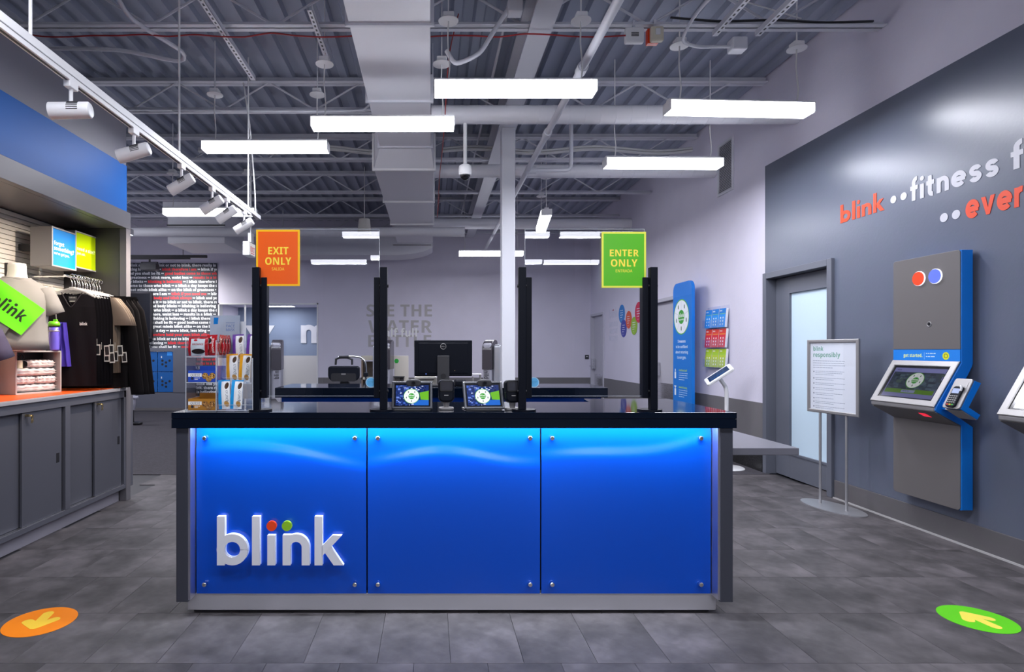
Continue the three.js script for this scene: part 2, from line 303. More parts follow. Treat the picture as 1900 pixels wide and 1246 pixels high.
// ---- back wall with an alcove at its left
{
  const w = structGroup('wall_back'), aL = -4.94, aR = -2.62, aT = 2.45;
  mesh('white_field', [bx(-7.7, aL, 0, 4.6, -BACK - 0.2, -BACK), bx(aL, aR, aT, 4.6, -BACK - 0.2, -BACK), bx(aR, WX + 0.25, 0.725, 4.6, -BACK - 0.2, -BACK)], M.wallWhite, w);
  mesh('wainscot', bx(aR, WX + 0.25, 0, 0.725, -BACK - 0.2, -BACK + 0.012), M.wainscot, w);
  mesh('alcove_lining', [bx(aL - 0.15, aL, 0, aT, -BACK - 1.4, -BACK - 0.2), bx(aR, aR + 0.15, 0, aT + 0.15, -BACK - 1.4, -BACK - 0.2), bx(aL - 0.15, aR, aT, aT + 0.15, -BACK - 1.4, -BACK - 0.2)], M.wallWhite, w);
  mesh('alcove_upper_field', bx(aL - 0.2, aR + 0.2, 1.22, aT + 0.2, -BACK - 1.6, -BACK - 1.4), std(C(0.25, 0.31, 0.42), 0.5), w);
  mesh('alcove_lower_field', bx(aL - 0.2, aR + 0.2, 0, 1.22, -BACK - 1.6, -BACK - 1.4), std(C(0.58, 0.57, 0.55), 0.5), w);
  struct('trim_2', [bx(aL, aL + 0.03, 0, aT, -BACK - 0.2, -BACK + 0.01), bx(aR - 0.03, aR, 0, aT, -BACK - 0.2, -BACK + 0.01), bx(aL, aR, aT - 0.03, aT, -BACK - 0.2, -BACK + 0.01)], M.white);
  struct('trim_3', bx(-4.36, -4.33, 1.2, aT, -BACK - 0.12, -BACK - 0.08), M.white);
  struct('trim_3', bx(-4.9, -4.33, 1.72, 1.75, -BACK - 0.12, -BACK - 0.08), M.white);
}
struct('wall_left', bx(-7.9, -7.7, 0, 4.6, -15.2, -5.5), M.wallWhite);
struct('wall_front', bx(-7.9, 4.0, 0, 4.6, 9.0, 9.2), M.charcoal);
// ---- roof deck: corrugated steel, flutes running away from the eye
{
  const p = [], put = (x0, y0, x1, y1) => { p.push(x0, y0, 9, x0, y0, -15, x1, y1, -15, x0, y0, 9, x1, y1, -15, x1, y1, 9); };
  for (let x = -8; x < 4; x += 0.2) { put(x, CEIL, x + 0.075, CEIL); put(x + 0.075, CEIL, x + 0.095, CEIL + 0.05); put(x + 0.095, CEIL + 0.05, x + 0.18, CEIL + 0.05); put(x + 0.18, CEIL + 0.05, x + 0.2, CEIL); }
  const g = new THREE.BufferGeometry(); g.setAttribute('position', new THREE.BufferAttribute(new Float32Array(p), 3)); g.computeVertexNormals();
  struct('ceiling', [g, bx(-8, 4, CEIL + 0.052, CEIL + 0.25, -15, 9.2)], M.deck);
}
// ================================================================ ROOF STEEL, DUCTS, PIPES
// ---- open-web joists spanning left to right
const JOIST = [4.76, 6.43, 8.10, 9.77, 11.44, 13.1];
{
  const make = () => {
    const t = thing('ceiling_joist', 'x', 'joist', [0, 0, 0], 0, 'open-web ceiling joists');
    const X0 = -7.6, X1 = 3.69, yT = 4.34, yB = 3.985;
    for (const s of [-1, 1]) { mesh('top_chord', [bx(X0, X1, yT - 0.045, yT - 0.038 + 0.0, s * 0.035 - 0.028, s * 0.035 + 0.028), bx(X0, X1, yT - 0.038, yT + 0.018, s * 0.012 - 0.003, s * 0.012 + 0.003)], M.steelWhite, t); mesh('bottom_chord', [bx(X0, X1, yB, yB + 0.007, s * 0.030 - 0.024, s * 0.030 + 0.024), bx(X0, X1, yB, yB + 0.045, s * 0.009 - 0.003, s * 0.009 + 0.003)], M.steelWhite, t); }
    const pts = [], P = 1.02; for (let x = X0 + 0.2, i = 0; x < X1; x += P / 2, i++) pts.push(V3(x, i % 2 ? yT - 0.03 : yB + 0.02, 0));
    mesh('web_bar', pts.slice(1).map((q, i) => rod(pts[i], q, 0.0105, 6)), M.steelWhite, t);
    return t;
  };
  const first = make(), place = ['nearest to the counter, carrying the red cable', 'second from the front, right behind the strip lights', 'third, carrying the bundle of pale cables', 'fourth, above the dome camera\'s round duct', 'fifth, beyond the white column', 'last one before the rear wall'];
  JOIST.forEach((d, i) => { const j = i ? first.clone() : first; if (i) { j.name = numbered('ceiling_joist'); scene.add(j); } j.position.z = -d; j.userData.label = 'white open-web steel ceiling joist, ' + place[i]; });
}
// ---- girder along the room and the column under it
{
  const t = thing('steel_girder', 'white wide-flange steel girder running front to back above the column', 'girder');
  mesh('bottom_flange', bd(0.795, 0.985, 3.955, 3.972, 1.5, 13.45), M.steelWhite, t);
  mesh('web_plate', bd(0.884, 0.896, 3.972, 4.27, 1.5, 13.45), M.steelWhite, t);
  mesh('top_flange', bd(0.795, 0.985, 4.27, 4.287, 1.5, 13.45), M.steelWhite, t);
  const c = structGroup('column');
  mesh('shaft', bd(0.815, 0.972, 0, 3.93, 6.72, 6.88, 0.012), M.steelWhite, c);
  mesh('cap_plate', bd(0.79, 0.99, 3.93, 3.955, 6.66, 6.94), M.steelWhite, c);
  mesh('side_plate', bd(0.972, 0.98, 3.45, 3.9, 6.76, 6.83), M.steelWhite, c);
}
// ---- main supply duct
{
  const t = thing('supply_duct', 'white rectangular supply duct running overhead down the middle of the room', 'duct');
  const b = 3.75, secs = [[1.5, 3.0], [3.0, 4.28], [4.28, 5.6], [5.6, 6.85]];
  for (const [a, e] of secs) mesh('duct_section', bd(-0.605, -0.005, b, 4.0, a + 0.006, e - 0.006, 0.006, 1), M.ductWhite, t);
  for (const [, e] of secs) {
    mesh('flange', [bd(-0.625, 0.015, b - 0.018, b + 0.0, e - 0.014, e + 0.014), bd(-0.625, -0.605, b, 4.0, e - 0.014, e + 0.014), bd(-0.005, 0.015, b, 4.0, e - 0.014, e + 0.014)], M.steelWhite, t);
    mesh('hanger_strap', bd(-0.632, -0.622, b - 0.02, 4.3, e - 0.012, e + 0.012), M.steelWhite, t); mesh('hanger_strap', bd(0.012, 0.022, b - 0.02, 4.3, e - 0.012, e + 0.012), M.steelWhite, t);
  }
  // sloped transition down to the larger section
  const p = [[-0.605, -0.005, b, 4.0, 6.86], [-0.70, 0.035, 3.57, 4.0, 7.12]], v = [];
  const ring = p.map(([x0, x1, y0, y1, d]) => [[x0, y0, -d], [x1, y0, -d], [x1, y1, -d], [x0, y1, -d]]);
  for (let i = 0; i < 4; i++) { const j = (i + 1) % 4, [a, bb, c, d] = [ring[0][i], ring[0][j], ring[1][j], ring[1][i]]; v.push(...a, ...c, ...bb, ...a, ...d, ...c); }
  const g = new THREE.BufferGeometry(); g.setAttribute('position', new THREE.BufferAttribute(new Float32Array(v), 3)); g.computeVertexNormals();
  mesh('transition', g, M.ductWhite, t);
  const far = [[7.12, 8.66], [8.66, 10.2], [10.2, 12.0]];
  for (const [a, e] of far) { mesh('duct_section', bd(-0.70, 0.035, 3.57, 4.0, a + 0.006, e - 0.006, 0.006, 1), M.ductWhite, t); mesh('flange', [bd(-0.72, 0.055, 3.545, 3.57, a - 0.02, a + 0.02), bd(-0.72, -0.70, 3.57, 4, a - 0.02, a + 0.02), bd(0.035, 0.055, 3.57, 4, a - 0.02, a + 0.02)], M.white, t); }
}
{
  const t = thing('cross_duct', 'large pale duct with a rounded end crossing below the far end of the supply duct', 'duct');
  const s = new THREE.Shape(); s.moveTo(-3.4, 3.35); s.lineTo(-0.7, 3.35); s.quadraticCurveTo(-0.15, 3.38, 0.03, 3.52); s.lineTo(0.03, 3.86); s.lineTo(-3.4, 3.86);
  mesh('duct_body', new THREE.ExtrudeGeometry(s, { depth: 0.7, bevelEnabled: false, curveSegments: 16 }).translate(0, 0, -12.9), M.ductWhite, t);
  mesh('seam', bd(-0.8, 0.0, 3.555, 3.565, 12.19, 12.2), M.charcoal, t);
  for (const x of [-3.2, -0.2]) mesh('hanger_strap', bd(x, x + 0.03, 3.86, CEIL + 0.01, 12.5, 12.52), M.steelWhite, t);
}
// ---- round branch ducts to the right wall
[['upper', 5.88, 3.73, 0.09, 0.0, 'white spiral round duct crossing under the strip lights to the gray wall'], ['mid', 7.6, 3.69, 0.085, 0.04, 'white spiral round duct behind the dome camera, second from the front'], ['far', 10.8, 3.7, 0.1, 0.04, 'white spiral round duct farthest back, near the rear wall']].forEach(([, d, y, r, x0, label]) => {
  const t = thing('round_duct', label, 'duct', [0, y, -d], 0, 'spiral round branch ducts');
  const n = 24, step = (WX - x0) / n;
  for (let i = 0; i < n; i++) mesh('duct_ring', rod(V3(x0 + i * step + 0.002, 0, 0), V3(x0 + (i + 1) * step - 0.002, 0, 0), r, 20), M.ductWhite, t);
  mesh('seam', Array.from({ length: n - 1 }, (_, i) => rod(V3(x0 + (i + 1) * step - 0.003, 0, 0), V3(x0 + (i + 1) * step + 0.003, 0, 0), r + 0.003, 20)), M.ductWhite, t);
});
// ---- long white round pipe far left and a far beam
tag(mesh('round_duct', rod(V3(-7.6, 3.475, -10.43), V3(0.6, 3.475, -10.43), 0.082, 20), M.ductWhite), 'long white round duct crossing in front of the boxed ductwork at the far end', 'duct');
// ---- boxed ductwork upper left at the far end
{
  const t = thing('boxed_duct', 'boxed gray ductwork hanging near the printed slogan wall', 'duct');
  mesh('duct_body', bd(-4.80, -3.76, 3.30, 3.86, 10.6, 11.7, 0.006, 1), M.ductWhite, t);
  mesh('upper_body', bd(-4.75, -3.85, 3.86, 3.98, 10.3, 11.7), M.ductWhite, t);
  mesh('seam', bd(-4.81, -3.75, 3.62, 3.64, 10.585, 10.6), M.charcoal, t);
}
// ---- sprinkler main with a drop
{
  const t = thing('sprinkler_pipe', 'white sprinkler pipe slanting overhead from front to back beside the column', 'pipe');
  const X = 1.177, Y = 3.55;
  mesh('main_pipe', rod(V3(X, Y, -2.5), V3(X, Y, -13.3), 0.032, 14), M.steelWhite, t);
  for (const d of [4.55, 5.9, 8.6]) mesh('coupling', rod(V3(X, Y, -d + 0.05), V3(X, Y, -d - 0.05), 0.043, 14), M.steelWhite, t);
  const d = 7.1;
  mesh('branch', tube([[X, Y, -d], [X + 0.4, Y, -d], [X + 0.50, Y + 0.01, -d], [X + 0.53, Y + 0.1, -d], [X + 0.53, Y + 0.7, -d]], 0.024, 10, 40), M.steelWhite, t);
  mesh('tee', rod(V3(X - 0.02, Y, -d), V3(X + 0.1, Y, -d), 0.044, 12), M.steelWhite, t);
}
// ---- slotted strut channels, conduits, cables
for (const [x, d0, d1, y, label] of [[-1.68, 4.2, 5.5, 3.90, 'slotted white strut channel holding the light over the face mask display'], [-0.92, 4.4, 5.2, 3.92, 'short slotted strut channel left of the supply duct'], [2.68, 3.2, 4.78, 3.93, 'slotted white strut channel above the strip light by the gray wall'], [2.33, 3.3, 4.78, 3.93, 'slotted white strut channel beside the bent conduit']]) {
  const t = thing('strut_channel', label, 'channel');
  mesh('channel', [bd(x - 0.022, x - 0.019, y, y + 0.042, d0, d1), bd(x + 0.019, x + 0.022, y, y + 0.042, d0, d1), bd(x - 0.022, x + 0.022, y, y + 0.003, d0, d1)], M.steelWhite, t);
  mesh('slot', Array.from({ length: Math.floor((d1 - d0) / 0.06) }, (_, i) => bd(x - 0.007, x + 0.007, y - 0.001, y + 0.0005, d0 + 0.02 + i * 0.06, d0 + 0.05 + i * 0.06)), M.charcoal, t);
}
const hung = (name, label, cat, pts, r, mat, n = 8, seg) => tag(mesh(name, tube(pts, r, n, seg), mat), label, cat);
{
  const y = 3.93; const pts = []; for (let i = 0; i <= 24; i++) pts.push([-3.35 + i * 0.205, y - 0.03 - 0.02 * Math.abs(Math.sin(i * 0.9)) + (i % 5 === 0 ? 0.02 : 0), -4.70]);
  hung('cable', 'red fire-alarm cable strung along the front ceiling joist', 'cable', pts, 0.006, std(C(0.35, 0.015, 0.02), 0.5), 6, 120);
  hung('cable', 'thin red cable dropping past the dome camera', 'cable', [[0.24, 4.3, -5.1], [0.16, 4.0, -5.25], [0.13, 3.55, -5.62], [0.12, 3.50, -6.2], [0.10, 3.50, -7.6], [0.10, 3.52, -9.5], [0.13, 3.86, -9.74], [0.14, 4.2, -9.79], [0.15, 4.34, -9.79]], 0.005, std(C(0.30, 0.02, 0.02), 0.5), 6);
  for (let k = 0; k < 4; k++) {
    const q = [], p2 = []; for (let i = 0; i <= 16; i++) q.push([0.15 + i * 0.215, 4.09 + 0.03 * Math.sin(i * 0.8) + (k >> 1) * 0.034, -7.995 - (k % 2) * 0.034]);
    for (let i = 0; i <= 12; i++) p2.push([-3.2 + i * 0.2, 4.09 + 0.03 * Math.sin(i * 0.9) + (k >> 1) * 0.034, -7.995 - (k % 2) * 0.034]);
    hung('cable', ['pale', 'off-white', 'light gray', 'topmost pale'][k] + ' cable of the bundle sagging along the joist to the vented wall', 'cable', q, 0.016, M.cord, 6, 60);
    if (k < 3) hung('cable', ['pale', 'off-white', 'topmost'][k] + ' cable of the bundle left of the supply duct', 'cable', p2, 0.016, M.cord, 6, 50);
  }
  hung('conduit', 'white bent conduit curling under the joist near the gray wall', 'conduit', [[2.35, 3.95, -3.2], [2.05, 3.94, -4.3], [1.98, 3.80, -4.58], [2.12, 3.76, -4.62], [2.24, 3.76, -4.62], [2.37, 3.76, -4.62]], 0.013, M.steelWhite, 8, 60);
  hung('conduit', 'white flexible conduit looping off the supply duct to a junction box', 'conduit', [[0.12, 3.72, -4.6], [0.2, 3.62, -4.6], [0.38, 3.70, -4.6], [0.50, 3.88, -4.6], [0.58, 4.0, -4.6], [0.61, 4.05, -4.6]], 0.018, M.steelWhite, 10, 50);
  hung('conduit', 'white conduit bent into a hook above the track lighting', 'conduit', [[-2.42, 4.18, -4.3], [-2.34, 3.94, -4.52], [-2.12, 3.89, -4.95], [-2.2, 3.86, -5.05], [-2.7, 3.93, -5.0], [-3.5, 3.95, -5.0]], 0.017, M.steelWhite, 10, 50);
  hung('conduit', 'straight white conduit running along behind the dome camera pole', 'conduit', [[0.65, 4.22, -2.0], [0.645, 4.22, -5], [0.64, 4.22, -9], [0.64, 4.22, -13]], 0.014, M.steelWhite);
  hung('conduit', 'white conduit passing above the two strip lights left of the duct', 'conduit', [[-2.8, 3.95, -6.3], [-1.8, 3.94, -6.3], [-0.75, 3.95, -6.3], [-0.66, 4.1, -6.3]], 0.014, M.steelWhite);
  hung('cable', 'dark loose wire lying on the joist end at the gray wall', 'cable', [[1.95, 4.06, -4.74], [2.35, 4.03, -4.74], [2.8, 4.04, -4.74], [3.2, 4.02, -4.74], [3.6, 4.03, -4.74]], 0.009, M.charcoal, 6);
  hung('cable', 'pale drooping wire under the roof deck near the gray wall', 'cable', [[1.3, 4.2, -4.0], [1.9, 4.12, -4.4], [2.5, 4.1, -4.6], [3.0, 4.04, -4.72]], 0.006, M.cord, 6);
  for (const [x, d, l] of [[0.66, 4.6, 'white square junction box fed by the looping flexible conduit'], [-2.45, 4.35, 'white junction box at the hooked conduit above the track'], [2.43, 4.62, 'white octagonal junction box between two ceiling canopies']]) tag(mesh('junction_box', bd(x - 0.06, x + 0.06, d === 4.62 ? 3.72 : d === 4.35 ? 4.2 : 4.0, d === 4.62 ? 3.82 : d === 4.35 ? 4.26 : 4.1, d - 0.05, d + 0.05, 0.012), M.steelWhite), l, 'junction box');
}
// ---- alarm sounders under the front joist
{
  let t = thing('alarm_sounder', 'square white alarm sounder plate hanging below the joist', 'alarm', [1.645, 3.90, -4.72]);
  mesh('housing', box(0.15, 0.125, 0.05, 0, 0, 0, 0.012), M.white, t); mesh('grille', [0, 1, 2].map((k) => box(0.06, 0.006, 0.004, 0, -0.012 + k * 0.012, 0.026)), M.charcoal, t); mesh('bracket', box(0.02, 0.08, 0.02, 0, 0.09, -0.01), M.steelWhite, t);
  t = thing('alarm_strobe', 'cream alarm strobe with a red side next to the white sounder plate', 'alarm', [1.815, 3.905, -4.72]);
  mesh('housing', box(0.105, 0.12, 0.05, 0.01, 0, 0.01, 0.015), std(C(0.72, 0.66, 0.52), 0.4), t); mesh('backbox', box(0.09, 0.12, 0.05, -0.012, 0, -0.03, 0.004), M.red, t); mesh('strobe_lens', box(0.04, 0.05, 0.01, 0.01, 0.01, 0.038, 0.004), M.whiteGloss, t); mesh('bracket', box(0.02, 0.08, 0.02, 0, 0.09, -0.01), M.steelWhite, t);
}
// ---- dome camera
{
  const t = thing('dome_camera', 'white dome security camera hanging on a pole below the round duct', 'camera', [0.343, 3.125, -5.88]);
  mesh('pole', cyl(0.019, 0.019, 0.43, 0, 0.31, 0, 14), M.white, t);
  mesh('housing', lathe([[0.001, 0.1], [0.045, 0.098], [0.062, 0.085], [0.066, 0.05], [0.066, 0.012], [0.058, 0], [0.001, 0]]), M.white, t);
  mesh('trim_ring', lathe([[0.05, 0.008], [0.062, 0.008], [0.062, -0.006], [0.05, -0.006]]), M.white, t);
  mesh('dome', new THREE.SphereGeometry(0.052, 24, 12, 0, 7, Math.PI / 2, Math.PI / 2).translate(0, -0.004, 0), M.blackGloss, t);
}
// ---- white shade pendant
{
  const t = thing('pendant_lamp', 'white tapered drum pendant lamp hanging at the back left of the duct', 'lamp', [-1.09, 3.23, -9.5]);
  const g = lathe([[0.118, 0], [0.114, 0.01], [0.09, 0.26], [0.02, 0.272], [0.001, 0.272]], 36);
  mesh('lamp_shade', [g, lathe([[0.112, 0.004], [0.086, 0.258], [0.001, 0.262]], 36)], std(C(0.62, 0.6, 0.56), 0.6), t);
  mesh('cord', cyl(0.006, 0.006, 0.85, 0, 0.69, 0, 8), M.cord, t);
}
// ---- return-air grille on the right wall
{
  const t = thing('wall_vent', 'white louvred return-air grille high on the pale wall', 'vent', [WX, 3.65, -7.3], -Math.PI / 2);
  mesh('frame', mov(frameGeo(0.38, 0.66, 0.03, 0.02, 0.003), 0, 0, 0), M.steelWhite, t);
  mesh('louvre', Array.from({ length: 30 }, (_, i) => mov(rot(box(0.32, 0.003, 0.022), 0.75), 0, -0.29 + i * 0.02, 0.009)), M.steelWhite, t).userData.kind = 'stuff';
  mesh('back_plate', box(0.33, 0.61, 0.002, 0, 0, 0.001), M.frameGray, t);
}
// ---- pendant strip lights
{
  const HW = 0.075, HH = 0.09;
  const make = (y) => {
    const t = thing('strip_light', 'x', 'light', [0, 0, 0], 0, 'pendant strip lights');
    mesh('housing', [box(1.22, 0.012, 0.15, 0, HH - 0.006, 0, 0.003, 1), box(1.2, 0.02, 0.06, 0, HH + 0.01, 0)], M.white, t);
    mesh('diffuser', new THREE.ExtrudeGeometry(new THREE.Shape([[-HW + 0.012, 0], [HW - 0.012, 0], [HW, 0.016], [HW, HH - 0.012], [-HW, HH - 0.012], [-HW, 0.016]].map(([x, y]) => new THREE.Vector2(x, y))), { depth: 1.2, bevelEnabled: false }).translate(0, 0, -0.6).rotateY(Math.PI / 2), M.lens, t);
    for (const s of [-1, 1]) mesh('end_cap', box(0.008, HH, 0.15, s * 0.606, HH / 2, 0, 0.002, 1), M.white, t);
    for (const s of [-1, 1]) {
      mesh('cord', tube([[s * 0.5, HH + 0.01, 0], [s * 0.5 + 0.01, HH + 0.12, 0.004], [s * 0.5 - 0.004, HH + 0.3, 0], [s * 0.5, 0.55, 0]], 0.006, 6), M.cord, t);
      mesh('canopy', [mov(lathe([[0.001, 0.016], [0.066, 0.014], [0.076, 0.007], [0.076, 0], [0.001, 0]], 28), s * 0.5, 0.55, 0), box(0.085, 0.045, 0.085, s * 0.5, 0.585, 0, 0.008), cyl(0.006, 0.006, CEIL + 0.01 - y - 0.6, s * 0.5, (CEIL + 0.01 - y + 0.6) / 2, 0, 6)], M.white, t);
    }
    return t;
  };
  const spots = [
    [0.63, 3.28, 4.39, 'large strip light directly right of the supply duct'], [-0.41, 3.24, 4.97, 'strip light crossing below the supply duct'], [-1.61, 3.29, 5.68, 'strip light left of the supply duct, above the face mask display'],
    [2.55, 3.31, 4.83, 'strip light nearest the gray wall, upper of the two there', 0.05], [2.405, 3.25, 6.05, 'strip light beside the louvred grille, lower of the two there', 0.02],
    [-2.94, 3.147, 7.75, 'warm-edged strip light behind the track spots'], [1.13, 3.14, 11.0, 'distant strip light behind the white column'], [1.68, 3.23, 8.7, 'strip light seen end-on beside the white column', Math.PI / 2 - 0.12],
    [0.8, 3.26, 1.5, 'strip light in front of the counter'], [2.4, 3.26, 1.7, 'strip light above the payment kiosks'], [-1.5, 3.26, 1.9, 'strip light above the orange floor arrow'],
    [1.36, 3.24, -3.7, 'strip light in the entrance row, middle one'], [2.74, 3.24, -3.7, 'strip light in the entrance row, by the kiosk wall'], [-0.87, 3.24, -3.7, 'strip light in the entrance row, by the shop wall'],
    [1.8, 3.24, -6.65, 'strip light in the street-side row, second from the kiosk wall'], [3.05, 3.24, -6.7, 'strip light in the street-side row, against the kiosk wall'], [-2.0, 3.24, -6.65, 'strip light in the street-side row, against the shop wall'], [-0.65, 3.24, -6.1, 'strip light in the street-side row, second from the shop wall'],
    [-5.4, 3.2, 9.3, 'strip light over the lockers'], [-6.3, 3.2, 7.6, 'strip light added behind the shop wall to brighten the far left'], [-6.9, 3.2, 10.9, 'strip light added out of view to brighten the slogan panel'],  // last two are added lamps, out of view, lighting the back left
  ];
  spots.forEach(([x, y, d, label, turn = 0], i) => {
    const t = make(y);
    t.position.set(x, y, -d); t.rotation.y = turn; t.userData.label = 'white ' + label;
    const L = new THREE.RectAreaLight(LAMP.color, LAMP.nits, 1.18, 0.14);
    L.position.set(0, -0.004, 0); L.lookAt(0, -1, 0); L.name = 'strip_glow'; t.add(L);
  });
}
// ---- track with spots on the merchandise
{
  const X = -1.9, Y = 2.79;
  const t = thing('lighting_track', 'long white lighting track slanting over the shop shelves', 'track');
  mesh('upper_channel', bd(X - 0.022, X + 0.022, Y + 0.0, Y + 0.045, 1.6, 6.42, 0.003, 1), M.white, t);
  mesh('lower_track', bd(X - 0.018, X + 0.018, Y - 0.028, Y - 0.002, 1.6, 6.1, 0.002, 1), M.white, t);
  mesh('track_slot', bd(X - 0.006, X + 0.006, Y - 0.030, Y - 0.028, 1.6, 6.08), M.charcoal, t);
  for (const d of [2.76, 4.39, 6.05]) mesh('suspension_rod', cyl(0.008, 0.008, 1.56, X, Y + 0.045 + 0.78, -d, 8), M.white, t);
  mesh('feed_cord', tube([[X, Y + 0.04, -6.3], [X + 0.02, Y + 0.3, -6.2], [X + 0.0, Y + 0.9, -6.1], [X - 0.1, 4.2, -6.2]], 0.008, 6), M.cord, t);
  const heads = [[3.07, -0.08, -0.15], [3.72, -0.32, -0.1], [4.43, -0.62, -0.05], [5.05, -0.62, 0], [5.41, -0.66, 0], [5.91, -0.6, 0]];
  const names = ['first from the front', 'second from the front', 'third from the front', 'fourth from the front', 'fifth from the front', 'last before the track end'];
  heads.forEach(([d, ay, ad], i) => {
    const h = thing('track_spot', 'white cylindrical track spot, ' + names[i], 'spotlight', [X, Y - 0.03, -d], 0, 'white track spots');
    mesh('adapter', box(0.036, 0.04, 0.075, 0, -0.012, 0, 0.004), M.white, h);
    mesh('stem', cyl(0.010, 0.010, 0.085, 0, -0.07, 0, 10), M.white, h);
    const dir = V3(-1, ay, -ad).normalize(), q = new THREE.Quaternion().setFromUnitVectors(V3(0, 1, 0), dir), c = V3(0, -0.145, 0), turn = (g) => g.applyQuaternion(q).translate(c.x, c.y, c.z);
    mesh('lamp_body', turn(lathe([[0.001, -0.1], [0.034, -0.1], [0.042, -0.092], [0.044, 0.1], [0.040, 0.1], [0.038, 0.06], [0.001, 0.06]], 24)), M.white, h);
    const slots = []; for (let k = 0; k < 7; k++) { const a = (k - 3) * 0.22; slots.push(rot(box(0.003, 0.055, 0.004, 0, -0.02, 0.0435), 0, a + Math.PI / 2 - 0.9)); }
    mesh('cooling_slot', slots.map(turn), M.charcoal, h);
    mesh('lamp_face', turn(cyl(0.036, 0.036, 0.004, 0, 0.066, 0)), std(C(0.9, 0.85, 0.8), 0.5, { emissive: SPOT.color, emissiveIntensity: 4 }), h);
    const s = new THREE.SpotLight(SPOT.color, SPOT.power, 0, 0.62, 0.9, 2); s.castShadow = true; s.shadow.radius = 2;
    s.position.copy(c.clone().addScaledVector(dir, 0.11)); s.target.position.set(-1.35, -1.25 - 0.12 * (i % 2), -0.25 + 0.1 * i); s.name = 'spot_beam'; h.add(s, s.target);
  });
}

